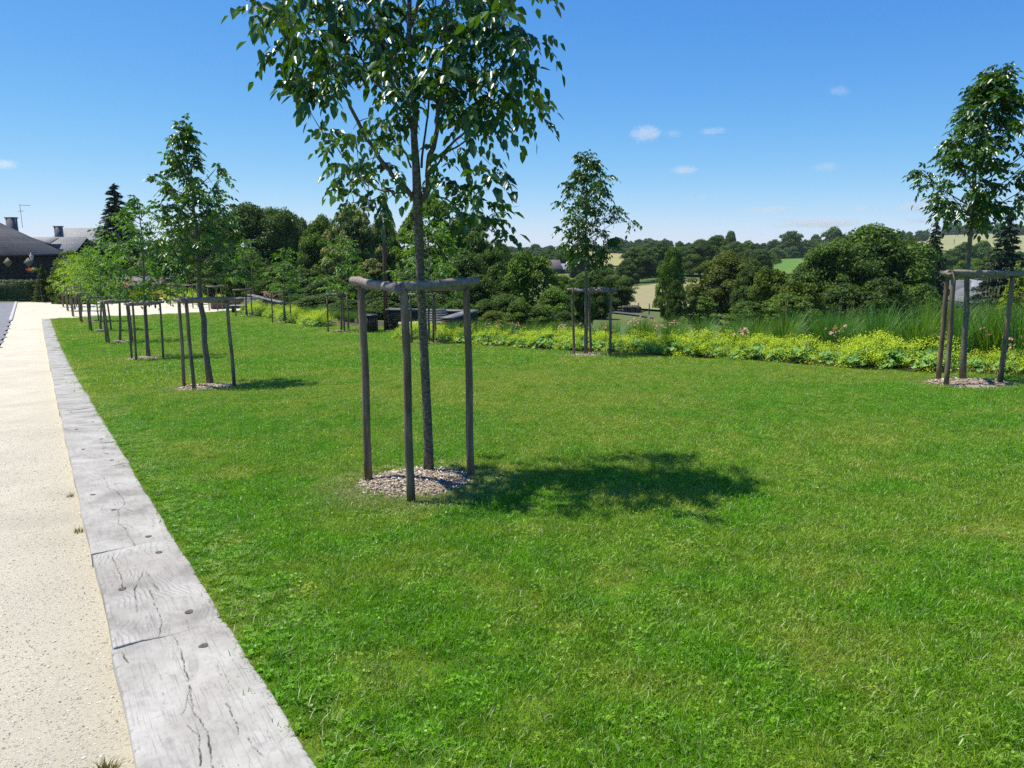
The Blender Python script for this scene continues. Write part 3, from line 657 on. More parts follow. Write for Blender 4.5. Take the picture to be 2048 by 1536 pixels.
frame([s_[0], s_[1], s_[2]], 1.6, 'round-pole stake frame round ' + WHO2[1], True, .03, tops=[U(1145, 576, s_[0].y), U(1178, 576, s_[1].y), U(1222, 576, s_[2].y)])
for i in range(2, 6):
    b = BASE2[i]; s, q = SQ(b.x, b.y)
    frame([pz(s + .1, q - .55), pz(s - .35, q + .0), pz(s + .35, q + .45)], 1.62, 'round-pole stake frame round ' + WHO2[i], rad=.035)
for j, (u, v, h) in enumerate([(355, 609, 0), (384, 613, 0), (433, 618, 0)]):
    b = P(u, v + 1); s, q = SQ(b.x, b.y)
    frame([pz(s, q - .45), pz(s - .4, q), pz(s + .3, q + .45)], 1.6, ['leftmost', 'middle', 'rightmost'][j] + ' of three stake frames on the sandy square by the low wall', rad=.036)

# ---------------------------------------------------------------- young trees
M_BARK = simple('young_bark', (.10, .085, .06), (.24, .21, .16), 16, .85, .8, 70, 'Object', (1, 1, .45), bd=.012)
m, nt, out = newmat('mottled_bark'); k = N(nt); tc = k('TexCoord').outputs['Object']
a = k.noise(k.map(tc, (1, 1, 1.8)), 30, 5, .7); b = k.noise(tc, 8, 3); c_ = k.noise(tc, 110, 3, .6)
col = k.ramp(a, [(.36, (.055, .045, .033)), (.5, (.14, .12, .085)), (.64, (.29, .26, .20))])
col = k.mix(k.math('MULTIPLY', b, .35), col, (.13, .13, .07))
link_bsdf(k, out, col, .85, k.bump(k.math('ADD', a, c_), .8, .008), .2); M_BARK1 = m
M_LEAF = leafmat('ash_leaf', (.018, .062, .009), (.075, .17, .02), .27, .33, .55, warm=(1.9, 1.7, .35))
M_LEAF2 = leafmat('fresh_leaf', (.05, .14, .015), (.15, .31, .03), .4, .5, .35, warm=(1.6, 1.5, .4))
M_TWIG = simple('twig_bark', (.08, .07, .05), (.17, .15, .11), 30, .8, .4, 90)
def compound(mb, Pp, Dd, L, g, npair=3, lw=.42, droop=.5, fresh=None):
    """compound leaves: base points Pp, outward directions Dd, rachis length L"""
    n = len(Pp); L = np.asarray(L)[:, None]; up = np.array([0, 0, 1.]) + g.normal(0, .35, (n, 3))
    S_ = unit(np.cross(Dd, up)); Nn = unit(np.cross(S_, Dd)); r0 = np.clip(g.random(n) * .75 + (0 if fresh is None else fresh), 0, 1)
    def pt(t): return Pp + Dd * L * t - np.array([0, 0, 1.]) * L * droop * t * t
    for q in range(npair * 2 + 1):
        last = q == npair * 2; t = 1. if last else .35 + .6 * (q // 2) / npair; sg = 0 if last else (1 if q % 2 else -1)
        b = pt(t); l = L * (.42 if last else .34) * (1 + .15 * g.normal(0, 1, (n, 1)))
        d = unit(Dd * (1 if last else .55) + S_ * sg * .9 + np.array([0, 0, -1.]) * (droop * (1.2 + .8 * g.random((n, 1)))) + g.normal(0, .16, (n, 3)))
        sd_ = unit(np.cross(d, Nn + g.normal(0, .3, (n, 3)))); nn = np.cross(sd_, d); w_ = l * lw * .5
        dn = np.array([0, 0, -1.]) * l * .16
        A = b; L1 = b + d * l * .35 + sd_ * w_ + nn * w_ * .3; L2 = b + d * l * .72 + sd_ * w_ * .72 + nn * w_ * .2 + dn * .5; Tp = b + d * l + dn
        R1 = b + d * l * .35 - sd_ * w_ + nn * w_ * .3; R2 = b + d * l * .72 - sd_ * w_ * .72 + nn * w_ * .2 + dn * .5
        V = np.stack([A, L1, L2, Tp, R2, R1], 1).reshape(-1, 3); i = np.arange(n) * 6
        Q = np.concatenate([np.stack([i, i + 1, i + 2, i + 3], -1), np.stack([i, i + 3, i + 4, i + 5], -1)])
        rr_ = np.clip(r0 + g.normal(0, .08, n), 0, 1); mb.add(V, Q, None, np.concatenate([rr_, rr_]))
def curve_pts(a, b, n, sag, g):
    a, b = np.array(a), np.array(b); m_ = (a + b) / 2 + g.normal(0, .06, 3) * np.linalg.norm(b - a) + np.array([0, 0, sag])
    return [(1 - t) ** 2 * a + 2 * t * (1 - t) * m_ + t * t * b for t in np.linspace(0, 1, n)]
def cluster_leaves(lmb, tmb, src, cen, rad, n, L, g, npair=3, droop=.5, twig_r=.004, fresh=None, lw=.42):
    """a leafy shoot: twig from src to cen, n compound leaves spread round its last part"""
    cen = np.array(cen); src = np.array(src); pts_ = curve_pts(src, cen, 6, .04 * np.linalg.norm(cen - src), g)
    tube(tmb, pts_, np.linspace(twig_r, .0018, 6), 5, cap=False)
    ax = unit((pts_[-1] - pts_[-3])[None])[0]
    t = g.random(n) ** .7; base = cen - ax * rad * .9 * (1 - t)[:, None] + g.normal(0, .12, (n, 3)) * rad
    d = unit(g.normal(0, 1, (n, 3)) * np.array([1, 1, .55]) + ax * .9 + np.array([0, 0, .15]))
    compound(lmb, base, d, L * g.uniform(.7, 1.2, n), g, npair, lw, droop, fresh)

def hero():
    g = np.random.default_rng(21); Y0 = 5.9
    root = empty('young_tree', BASE1[0]); ro = np.array(BASE1[0]); tag(root, 'large young ash-like tree with a mottled trunk, nearest the camera', 'tree', 'young trees planted on the lawn')
    def W(u, v, dy=0):
        if v < 450 and abs(u - 830) > 60: u = 830 + (u - 830) * .95
        return np.array(U(u, v, Y0 + dy)) - ro
    tr = [(858, 956, 0), (857, 900, 0), (855, 840, 0), (851, 760, 0), (846, 660, 0), (841, 560, 0), (838, 480, 0), (835, 400, 0), (832, 330, 0), (828, 270, 0), (831, 230, .0), (822, 160, 0), (818, 60, .02), (820, -60, .03), (814, -200, .05), (818, -340, .05), (815, -460, .05)]
    rd = [.046, .040, .037, .036, .0345, .034, .036, .037, .030, .026, .024, .021, .018, .015, .012, .008, .004]
    mb = MB(); tube(mb, [W(*p) for p in tr], rd, 18, .3, wob=.05); tkb = mb
    lim = [([(834, 400, 0), (790, 355, -.1), (768, 333, -.16), (730, 280, -.25), (700, 225, -.32), (680, 190, -.35), (650, 130, -.4), (600, 70, -.45), (545, 30, -.5)], .022),
           ([(829, 275, 0), (815, 235, .05), (790, 205, .1), (757, 175, .15), (735, 150, .2), (700, 90, .3), (645, 40, .4)], .016),
           ([(846, 405, 0), (858, 365, .0), (857, 325, -.02), (870, 280, -.08), (885, 200, -.1), (890, 100, -.1), (897, 20, -.1), (902, -90, -.1), (905, -200, 0)], .027),
           ([(843, 335, 0), (850, 270, .1), (862, 140, .2), (870, 50, .3), (872, -60, .4)], .010),
           ([(863, 322, 0), (905, 290, -.1), (935, 265, -.2), (975, 215, -.3), (1000, 160, -.35), (1040, 100, -.4), (1075, 75, -.4)], .011),
           ([(862, 365, 0), (870, 335, .1), (900, 302, .2), (945, 275, .35), (990, 250, .45), (1030, 200, .5), (1070, 185, .5)], .010),
           ([(848, 398, 0), (880, 395, -.1), (920, 410, -.2), (950, 400, -.3), (985, 360, -.4), (1005, 345, -.4)], .008),
           ([(862, 368, 0), (885, 400, .1), (920, 430, .15), (960, 448, .2), (1000, 468, .25)], .006),
           ([(830, 388, 0), (790, 386, .1), (750, 378, .2), (700, 345, .3), (662, 290, .35), (640, 270, .4)], .008),
           ([(822, 335, 0), (805, 300, -.1), (800, 260, -.15), (790, 200, -.25), (785, 120, -.3)], .007),
           ([(770, 385, .1), (740, 400, .1), (700, 405, .1)], .004),
           ([(822, 160, 0), (770, 90, .1), (720, 0, .25), (680, -90, .3)], .011), ([(820, 60, 0), (850, -40, -.2), (920, -130, -.35), (960, -220, -.4)], .010),
           ([(817, 0, 0), (760, -100, -.3), (700, -200, -.5)], .010), ([(815, -120, 0), (870, -220, .3), (930, -310, .5)], .008), ([(815, -220, 0), (770, -320, .2), (740, -400, .3)], .007)]
    bm_, nodes = MB(), []
    for pl, r0 in lim:
        pw = [W(*p) for p in pl]; m_ = len(pw)
        fp = []
        for i in range(m_ - 1):
            for t in (0, .33, .66): fp.append(pw[i] + (pw[i + 1] - pw[i]) * t + (g.normal(0, .006, 3) if t else 0))
        fp.append(pw[-1]); tube(bm_, fp, np.linspace(r0, .0035, len(fp)), 9, .5, wob=.06); nodes += fp[3:]
    nodes += [W(*p) for p in tr[10:]]; nodes = np.array(nodes)
    tkb.merge(bm_, 1); tkb.build('trunk', [M_BARK1, M_TWIG], root, True)
    CL = [(495, 14, 14), (525, 22, 22), (548, 45, 26), (570, 85, 28), (552, 112, 22), (610, 70, 30), (655, 40, 30), (640, 120, 30), (600, 150, 22), (590, 180, 14), (625, 190, 20), (660, 165, 22), (690, 70, 30), (700, 130, 30), (680, 12, 28), (740, 90, 30), (730, 150, 28), (770, 50, 32), (620, 14, 26), (575, 8, 22), (760, 130, 25), (735, 20, 25),
          (640, 268, 15), (672, 280, 15), (648, 296, 12), (700, 262, 14), (765, 250, 16), (790, 275, 15), (760, 290, 14), (745, 240, 12), (800, 240, 14), (680, 340, 18), (705, 352, 20), (735, 345, 18), (670, 355, 12), (695, 392, 18), (735, 395, 18), (755, 380, 14), (785, 335, 10), (800, 340, 8), (685, 410, 10), (770, 405, 9), (725, 325, 12),
          (790, 20, 28), (830, 40, 28), (860, 15, 26), (830, 90, 24), (800, 110, 22), (780, 170, 18), (812, 175, 18), (840, 200, 14), (870, 70, 26), (880, 130, 22), (905, 40, 28), (935, 20, 26), (900, 95, 22), (930, 75, 24), (850, 150, 20), (870, 180, 14), (800, 210, 10), (895, 165, 18),
          (965, 60, 26), (975, 100, 24), (1000, 85, 22), (1030, 62, 22), (1068, 82, 20), (1050, 110, 20), (1085, 78, 12), (1055, 145, 18), (1020, 130, 22), (1000, 155, 22), (950, 135, 26), (920, 150, 22), (940, 180, 22), (915, 190, 16), (1020, 185, 18), (1050, 182, 14), (1075, 200, 12), (1078, 228, 14), (1092, 238, 8), (1000, 195, 24), (960, 215, 24), (990, 228, 20), (950, 245, 18), (985, 255, 14), (930, 215, 18), (985, 30, 22), (960, 10, 24), (1010, 30, 14),
          (925, 300, 14), (918, 318, 8), (990, 335, 16), (1010, 355, 12), (968, 350, 12), (915, 380, 14), (945, 392, 18), (975, 405, 14), (1000, 425, 12), (965, 435, 16), (990, 448, 16), (1010, 465, 10), (1002, 482, 8), (940, 425, 12), (870, 345, 10), (885, 372, 8), (845, 375, 9), (1020, 425, 6), (955, 375, 10), (980, 385, 9), (870, 300, 9)]
    lmb, tmb = MB(), MB()
    for (u, v, r_) in CL:
        low = v > 235
        n_ = 1 if not low else 1
        for q in range(n_):
            src0 = nodes[np.argmin(np.linalg.norm((nodes - W(u, v, 0)) * [1, .35, 1], axis=1))]
            dy = float(np.clip((src0[1] - (Y0 - ro[1])) + g.normal(0, .22), -.95, .95))
            cen = W(u, v - r_ * .3, dy); src = nodes[np.argmin(np.linalg.norm(nodes - cen, axis=1))]
            R_ = r_ / 250.
            n = max(2, int(r_ * (.36 if low else .38)))
            cluster_leaves(lmb, tmb, src, cen, R_ * 1.25, n, .185 if low else .2, g, 3, .6, fresh=g.choice([0, .1, .3, .45]) if not (740 < u < 820 and 230 < v < 300) else .6, lw=.56)
    for q in range(40):                           # crown above the frame
        v = -g.uniform(5, 520); hw = 270 * (1 - (abs(v) / 600) ** 1.3) + 20; a = g.random() * 6.28; rr_ = math.sqrt(g.random())
        u = 815 + math.cos(a) * hw * rr_; dy = math.sin(a) * hw * rr_ / 250
        cen = W(u, v, dy); src = nodes[np.argmin(np.linalg.norm(nodes - cen, axis=1))]
        cluster_leaves(lmb, tmb, src, cen, .13, 11, .21, g, 3, .55, lw=.54)
    for q in range(12):                            # depth of the crown, before and behind the trunk
        a = g.choice([-1, 1]); u, v = g.uniform(640, 1000), g.uniform(0, 180); dy = a * g.uniform(.5, 1.0); cen = W(u, v, dy); src = nodes[np.argmin(np.linalg.norm(nodes - cen, axis=1))]
        cluster_leaves(lmb, tmb, src, cen, .15, 7, .18, g, 3, .55, lw=.5)
    lmb.merge(tmb, 1); lmb.build('crown', [M_LEAF, M_TWIG], root)
hero()

def young(base, trunk, r0, crown0, crown1, wid, nbr, ncl, nlf, L, label, seed, mat=M_LEAF, npair=3, droop=.5, prof=None, tint=None, fresh=0., elev=.9, pxm=None, lw=.52):
    """trunk: points; crown from height fraction crown0 to crown1 of the trunk line; wid: half width in m"""
    g = np.random.default_rng(seed); root = empty('young_tree', base); ro = np.array(base); tag(root, label, 'tree', 'young trees planted on the lawn')
    tp_ = np.array([np.array(p) - ro for p in trunk]); mb = MB(); tp_f = []
    ts = np.linspace(0, len(tp_) - 1, 16)
    for t in ts: i = min(int(t), len(tp_) - 2); tp_f.append(tp_[i] + (tp_[i + 1] - tp_[i]) * (t - i) + g.normal(0, .008, 3) * [1, 1, 0] * (t > 0))
    tp_f = np.array(tp_f); tube(mb, tp_f, np.concatenate([[r0 * 1.2], np.linspace(r0, r0 * .12, 15)]), 10, .3, wob=.06)
    cum = lambda f: tp_f[min(int(f * 15), 14)] + (tp_f[min(int(f * 15), 14) + 1] - tp_f[min(int(f * 15), 14)]) * (f * 15 - min(int(f * 15), 14))
    prof = prof or [(0, .55), (.25, 1), (.6, .75), (1, .15)]; bmb, tmb, lmb = MB(), MB(), MB()
    H = crown1 - crown0
    for b in range(nbr):
        f = (b + .5) / nbr; R_ = wid * np.interp(f, [p[0] for p in prof], [p[1] for p in prof]) * g.uniform(.75, 1.15); az = b * 2.4 + g.normal(0, .3)
        f0 = max(crown0 + H * f - .16 * (1 - .5 * f) * (1 - f * .3), crown0 * .98); a = cum(f0); top = cum(min(crown0 + H * f, .995))
        e = top + np.array([math.cos(az) * R_, math.sin(az) * R_, g.normal(0, .06)]); mid = a * .45 + e * .55 + np.array([0, 0, -.12 * R_])
        pp = [(1 - t) ** 2 * a + 2 * t * (1 - t) * mid + t * t * e for t in np.linspace(0, 1, 7)]
        tube(bmb, pp, np.linspace(r0 * .34 * (1 - .5 * f), .003, 7), 6, cap=False)
        for c_ in range(ncl):
            t = .35 + .65 * (c_ + 1) / ncl if ncl > 1 else 1; i = min(int(t * 6), 5); p = pp[i] + (pp[i + 1] - pp[i]) * (t * 6 - i)
            cc = p + g.normal(0, 1, 3) * R_ * .2 * np.array([1, 1, .7]) if c_ < ncl - 1 else p
            cluster_leaves(lmb, tmb, pp[max(i - 1, 0)], cc, .17 * max(R_, .4), nlf, L, g, npair, droop, .004, fresh=fresh + g.choice([0, 0, .3]), lw=lw)
    for c_ in range(3): p = cum(.93 + .03 * c_); cluster_leaves(lmb, tmb, p, p + np.array([g.normal(0, .06), g.normal(0, .06), .1]), .12, nlf, L * .9, g, npair, droop, fresh=fresh, lw=lw)
    mb.merge(bmb, 1); mb.build('trunk', [M_BARK, M_TWIG], root, True); lmb.merge(tmb, 1); o = lmb.build('crown', [mat, M_TWIG], root)
    if tint: o.color = (*tint, 1)
    return root
def line(pl, Y): return [U(u, v, Y) for u, v in pl]
b = BASE1[1]; young(b, [b] + line([(405, 640), (398, 560), (392, 450), (380, 360), (365, 250)], b.y), .055, .42, .99, .84, 30, 4, 8, .20, 'second tree from the front by the kerb, tall with an open feathery crown', 3, M_LEAF, prof=[(0, .95), (.25, .85), (.5, .8), (.66, .7), (.8, .36), (.9, .2), (1, .06)], fresh=.2, tint=(1.25, 1.2, 1.1))
b = BASE1[2]; young(b, [b] + line([(290, 620), (288, 560), (285, 480), (275, 400)], b.y), .055, .40, .99, 1.05, 20, 4, 5, .27, 'third tree from the front by the kerb, with a broad low green crown', 4, M_LEAF2, prof=[(0, .9), (.3, 1), (.6, .9), (1, .3)], tint=(.8, .85, .9))
b = BASE2[0]; young(b, [b] + line([(1932, 620), (1943, 450), (1950, 330), (1975, 220), (1998, 140)], b.y), .042, .44, 1., .64, 36, 4, 8, .19, 'right-hand tree with a dense drooping conical crown by the flower bed', 5, M_LEAF, droop=.55, prof=[(0, .5), (.12, .9), (.28, 1.0), (.5, .72), (.72, .45), (.88, .25), (1, .08)], fresh=.05, tint=(1.15, 1.05, 1.))
b = BASE2[1]; young(b, [b] + line([(1172, 600), (1173, 500), (1172, 400), (1176, 310)], b.y), .045, .45, .99, .76, 34, 4, 8, .19, 'slender tree with a conical crown standing before the valley view', 6, M_LEAF, droop=.7, prof=[(0, .55), (.18, .75), (.4, 1.), (.65, .8), (.85, .55), (1, .25)], tint=(1.1, 1.05, 1.))
GRN = (1, 1, 1); YEL = (1.5, 1.25, .8)
Lb = ['fourth kerbside tree, with a loose green crown against the slate roofs', 'fifth kerbside tree, small and partly hidden behind the fourth', 'small kerbside tree with fine yellow-green leaves at the lawn\'s far corner', 'first small bright tree on the sandy square', 'second small bright tree on the sandy square', 'farthest small tree on the sandy square']
for j, (i, vt, wd, mt, tn, fr) in enumerate([(3, 436, 1.1, M_LEAF2, (.8, .85, .9), .1), (4, 482, 1.0, M_LEAF2, GRN, .2), (5, 500, .6, M_LEAF2, (1.2, 1.1, 1), .3), (6, 515, .9, M_LEAF2, YEL, .5), (7, 515, .9, M_LEAF2, YEL, .5), (8, 515, 1.0, M_LEAF2, YEL, .4)]):
    b = BASE1[i]; u = ROW1[i][0] - 1; young(b, [b] + line([(u, (vt + ROW1[i][1]) / 2), (u - 2, vt)], b.y), .05, .33, .99, wd, 14, 3, 5, .34, Lb[j], 10 + i, mt, 2, .4, prof=[(0, .8), (.4, 1), (.8, .7), (1, .3)], tint=tn, fresh=fr, lw=.5)
Lb = ['tree beside the stone bench recess, its crown hidden behind the front tree', 'airy tree left of the litter bin', 'small rounded tree with a bright crown by the far bed', 'bedside tree at the far end of the lawn']
for j, (i, vt, wd) in enumerate([(2, 440, 1.1), (3, 475, 1.1), (4, 500, .85), (5, 480, .9)]):
    b = BASE2[i]; u = ROW2[i][0]; young(b, [b] + line([(u, (vt + ROW2[i][1]) / 2), (u - 1, vt)], b.y), .045, .42, .99, wd, 14, 3, 6 if i > 2 else 5, .34, Lb[j], 30 + i, M_LEAF2, 2, .4, prof=[(0, .8), (.3, 1), (.7, .7), (1, .3)], tint=(.9, .9, .9), lw=.5)

# ---------------------------------------------------------------- flower bed
M_ALCH = leafmat('ladys_mantle_leaf', (.08, .22, .035), (.26, .45, .12), .3, .6, .3, warm=(1.3, 1.3, .5))
M_ALFL = leafmat('ladys_mantle_flower', (.40, .54, .03), (.70, .80, .10), .3, .7, .1, warm=(1.1, 1.1, .4))
M_REED = leafmat('reed_blade', (.03, .11, .015), (.21, .37, .055), .3, .5, .35)
M_SEED = leafmat('seed_head', (.25, .20, .10), (.42, .36, .20), .3, .8, .1)
M_PETAL = leafmat('peach_petal', (.75, .34, .20), (.85, .60, .48), .35, .6, .2, warm=(1.1, 1, .8))
M_STALK = leafmat('flower_stalk', (.04, .11, .03), (.09, .18, .04), .25, .5, .3)
def cards(mb, c, n_, t_, L, W, r):
    """flat leaf cards: centres, normals, tangents"""
    b = unit(np.cross(n_, t_)); L = np.asarray(L)[:, None]; W = np.asarray(W)[:, None]
    V = np.stack([c - t_ * L, c - b * W + n_ * W * .15, c + t_ * L, c + b * W + n_ * W * .15], 1).reshape(-1, 3); i = np.arange(len(c)) * 4
    mb.add(V, np.stack([i, i + 1, i + 2, i + 3], -1), None, r)
def make_alchemilla(seed, fl):
    g = np.random.default_rng(seed); root = empty('ladys_mantle'); lm, fm = MB(), MB(); n = 75
    ph = g.random(n) * 6.28; el = g.random(n) ** .7; rad = .34 * np.sqrt(1 - el ** 2 * .8) * g.uniform(.6, 1, n); c = np.stack([rad * np.cos(ph), rad * np.sin(ph), .05 + .2 * el], -1)
    nn = unit(np.stack([np.cos(ph) * .7, np.sin(ph) * .7, np.ones(n)], -1) + g.normal(0, .25, (n, 3))); t = unit(np.cross(nn, g.normal(0, 1, (n, 3)))); b = np.cross(nn, t)
    R = g.uniform(.035, .07, n); K = 18; V = [c + nn * -.012]
    for k_ in range(K):
        a = k_ * 6.283 / K; rr_ = R * (1.08 if k_ % 2 else .86) * (.35 if k_ == 0 else 1); V.append(c + t * (np.cos(a) * rr_)[:, None] + b * (np.sin(a) * rr_)[:, None] + nn * (.012 + .006 * (k_ % 2)))
    V = np.stack(V, 1).reshape(-1, 3); i = (np.arange(n) * (K + 1))[:, None]
    lm.add(V, None, np.concatenate([i + np.array([[0, 1 + k_, 1 + (k_ + 1) % K]]) for k_ in range(K)]), np.tile(g.random(n), K))
    lm.build('leaves', M_ALCH, root)
    for q in range(fl):
        a = g.random() * 6.28; r_ = .40 * math.sqrt(g.random()); h = .40 - .30 * (r_ / .4) ** 1.7 + g.normal(0, .05); cc = np.array([r_ * math.cos(a), r_ * math.sin(a), h])
        m_ = 58; p = cc + g.normal(0, 1, (m_, 3)) * np.array([.046, .046, .036]); nn = unit(g.normal(0, .7, (m_, 3)) + np.array([0, 0, .8])); t = unit(np.cross(nn, g.normal(0, 1, (m_, 3))))
        s = g.uniform(.006, .0125, m_); cards(fm, p, nn, t, s, s * .8, np.clip(g.normal(.5, .25, m_), 0, 1))
        tube(fm, [np.array([r_ * .4 * math.cos(a), r_ * .4 * math.sin(a), .05]), cc * np.array([.8, .8, .6]), cc], .0022, 3, .2, cap=False)
    fm.build('flowers', M_ALFL, root); return root
def blade_set(mb, n, R, h0, h1, wd, out, g, segs=5, r=None, up=.0):
    a = g.random(n) * 6.283; r0 = np.sqrt(g.random(n)) * R; H = g.uniform(h0, h1, n); lean = out * g.random(n) ** 1.3 * H; az = a + g.normal(0, .6, n); W = wd * g.uniform(.6, 1.2, n)
    c0 = np.stack([r0 * np.cos(a), r0 * np.sin(a), np.zeros(n)], -1); d = np.stack([np.cos(az), np.sin(az), np.zeros(n)], -1); sd_ = np.stack([-np.sin(az + .5), np.cos(az + .5), np.zeros(n)], -1); V = []
    for k_ in range(segs + 1):
        t = k_ / segs; p = c0 + d * (lean * t ** 2.2)[:, None] + np.array([0, 0, 1.]) * (H * (t - (lean / H) ** 2 * .35 * t ** 3))[:, None]; w_ = (W * (1 - t ** 2.5) * .5 + .0004)[:, None]; V += [p - sd_ * w_, p + sd_ * w_]
    V = np.stack(V, 1).reshape(-1, 3); i = (np.arange(n) * (segs + 1) * 2)[:, None]; Q = np.concatenate([i + np.array([[2 * k_, 2 * k_ + 1, 2 * k_ + 3, 2 * k_ + 2]]) for k_ in range(segs)])
    rr_ = g.random(n) if r is None else np.full(n, r); mb.add(V, Q, None, np.tile(rr_, segs)); return c0 + d * lean[:, None] + np.array([0, 0, 1.]) * (H * (1 - (lean / H) ** 2 * .35))[:, None]
def make_reed(seed, seeds, H=1.0):
    g = np.random.default_rng(seed); root = empty('ornamental_grass'); mb = MB(); blade_set(mb, 330, .2, .5 * H, 1.1 * H, .011, .62, g); mb.build('blades', M_REED, root)
    if seeds:
        sm = MB(); tip = blade_set(sm, seeds, .12, 1.15 * H, 1.5 * H, .005, .3, g, r=.3)
        for p in tip:
            n = 26; t = g.random(n); q = p + np.stack([g.normal(0, .006, n), g.normal(0, .006, n), -t * .13], -1); nn = unit(g.normal(0, 1, (n, 3))); cards(sm, q, nn, unit(np.cross(nn, g.normal(0, 1, (n, 3)))), np.full(n, .012), np.full(n, .004), g.random(n))
        sm.build('seed_heads', M_SEED, root)
    return root
def make_lily(seed):
    g = np.random.default_rng(seed); root = empty('peach_daylily'); mb, fm = MB(), MB(); blade_set(mb, 90, .14, .35, .65, .016, .8, g)
    for q in range(9):
        a = g.random() * 6.28; r_ = .28 * math.sqrt(g.random()); top = np.array([r_ * math.cos(a), r_ * math.sin(a), g.uniform(.72, .98)]); tube(mb, [top * [.3, .3, 0], top * [.7, .7, .6], top], .004, 4, .3, cap=False)
        for f_ in range(1 + (q % 3 == 0)):
            c = top + g.normal(0, .035, 3); ax = unit((np.array([math.cos(a), math.sin(a), .6]) + g.normal(0, .5, 3))[None])[0]; t0 = unit(np.cross(ax, [0, 0, 1.])[None])[0]; b0 = np.cross(ax, t0); K = 6; th = np.arange(K) * 6.283 / K + g.random()
            d = unit(t0 * np.cos(th)[:, None] + b0 * np.sin(th)[:, None] + ax * .55); nn = unit(np.cross(d, np.cross(ax[None], d))); cards(fm, c + d * .028, nn, d, np.full(K, .028), np.full(K, .012), np.full(K, g.random()))
    mb.build('leaves', M_STALK, root); fm.build('flowers', M_PETAL, root); return root
A_ = [make_alchemilla(60 + j, f) for j, f in enumerate((34, 46, 24, 40, 14))]; R_ = [make_reed(70 + j, s_) for j, s_ in enumerate((0, 12, 0, 5))]; L_ = [make_lily(80 + j) for j in range(3)]
used = set()
def place(proto, x, y, z, lab, cat, grp, sc_=1., col=None):
    rz = random.random() * 6.28
    if proto.name not in used: used.add(proto.name); proto.location = (x, y, z); proto.rotation_euler = (0, 0, rz); proto.scale = (sc_,) * 3; o = proto
    else: o = dup(proto, (x, y, z), rz, (sc_,) * 3)
    if col:
        for ch in o.children: ch.color = (*col, 1)
    return tag(o, lab, cat, grp)
s = -1.
while s < 50:
    if 25.2 < s < 34.4: s += .3; continue
    far = s > 30; step = .48 if not far else .62
    for row, off in ((0, .38), (1, .82)):
        if row == 1 and random.random() < .3: continue
        x, y = XY(s + random.uniform(-.12, .12) + row * .2, bedq(s) + off + random.uniform(-.1, .12))
        if not in_view(x, y, .5): continue
        k_ = random.choice((0, 1, 2, 3, 4)) if s < 9.5 else random.choice((0, 1, 1, 3, 3, 2))
        if 13.2 < s < 13.6 and row == 0: continue
        lab = ('scalloped pale-leaved' if k_ in (2, 4) else 'frothy yellow-flowered') + " lady's mantle plant edging the flower bed"
        if s > 34: lab = "yellow lady's mantle plant in the far bed beyond the bench recess"
        place(A_[k_], x, y, zl(x, y), lab, 'perennial', "lady's mantle plants along the lawn edge", random.uniform(.8, 1.4) * (1.25 if far else 1))
    s += step * random.uniform(.75, 1.35)
s = -1.2
while s < 50:
    if 25.4 < s < 33.6: s += .3; continue
    far = s > 30
    for off in ((1.45, 2.2, 2.95) if s < 20 else (1.5, 2.5)):
        x, y = XY(s + random.uniform(-.25, .25), bedq(s) + off + random.uniform(-.2, .2))
        if not in_view(x, y, .5): continue
        tall = 1.08 if s < 8.5 else .95 if s < 11 else .78 if s < 15 else .62
        if random.random() < (.0 if s < 12 else .22): continue
        k_ = random.choice((0, 1, 2, 3)) if s < 10 else random.choice((0, 2))
        blue = random.random() < .4
        place(R_[k_], x, y, zl(x, y) - .02, ('blue-green' if blue else 'fresh green') + (' tall tuft of ornamental grass behind the yellow plants' if s < 20 else ' short tuft of ornamental grass in the far bed'), 'ornamental grass', 'ornamental grass tufts in the flower bed', tall * random.uniform(.85, 1.12) * (1.1 if far else 1), (.8, .98, 1.3) if blue else (1.05, 1.0, .8))
    s += .62 if not far else .95
for j, (u, v, Y) in enumerate([(1125, 655, 20.4), (1165, 652, 19.6), (1215, 657, 19), (1272, 645, 19.3), (1285, 640, 18.6), (1322, 652, 18), (1345, 650, 17.8), (1392, 664, 16.6), (1478, 665, 16), (1490, 664, 15.4), (1655, 664, 14.6), (1672, 660, 14), (1975, 665, 12.6), (2032, 700, 11.6), (1000, 650, 24), (1022, 650, 23), (980, 650, 25), (1040, 652, 22.4)]):
    p = U(u, v, Y); z = zl(p.x, p.y); h = p.z - z; place(L_[j % 3], p.x, p.y, z, 'clump of peach daylilies among the ornamental grasses', 'daylily', 'peach daylilies in the flower bed', min(max(h / .86, .6), 1.2))
for j in range(7):
    p = U(531 + j * 5, 606, 50 - .2 * j); z = zl(p.x, p.y); place(L_[j % 3], p.x, p.y, z, 'clump of peach daylilies by the far low wall', 'daylily', 'peach daylilies in the far bed', 1.2)
for j in range(34):
    u = random.uniform(202, 345); p = U(u, random.uniform(584, 596), random.uniform(59, 64)); z = zl(p.x, p.y); kk = j % 3
    if j % 2: place(L_[kk], p.x, p.y, z, 'peach flowering plant in the bed beyond the square', 'flower', 'flowers in the bed beyond the square', random.uniform(1.3, 1.9))
    else: place(A_[j % 4], p.x, p.y, z, 'low yellow-green plant in the bed beyond the square', 'flower', 'low plants in the bed beyond the square', random.uniform(1.3, 2), (1.1, .8, .8))
for u, v in ((352, 604), (366, 603), (400, 607), (382, 600), (440, 612)):
    p = P(u, v); place(A_[1], p.x, p.y, p.z, "yellow lady's mantle plant beside the sandy square", 'perennial', "lady's mantle plants by the square", 1.8)
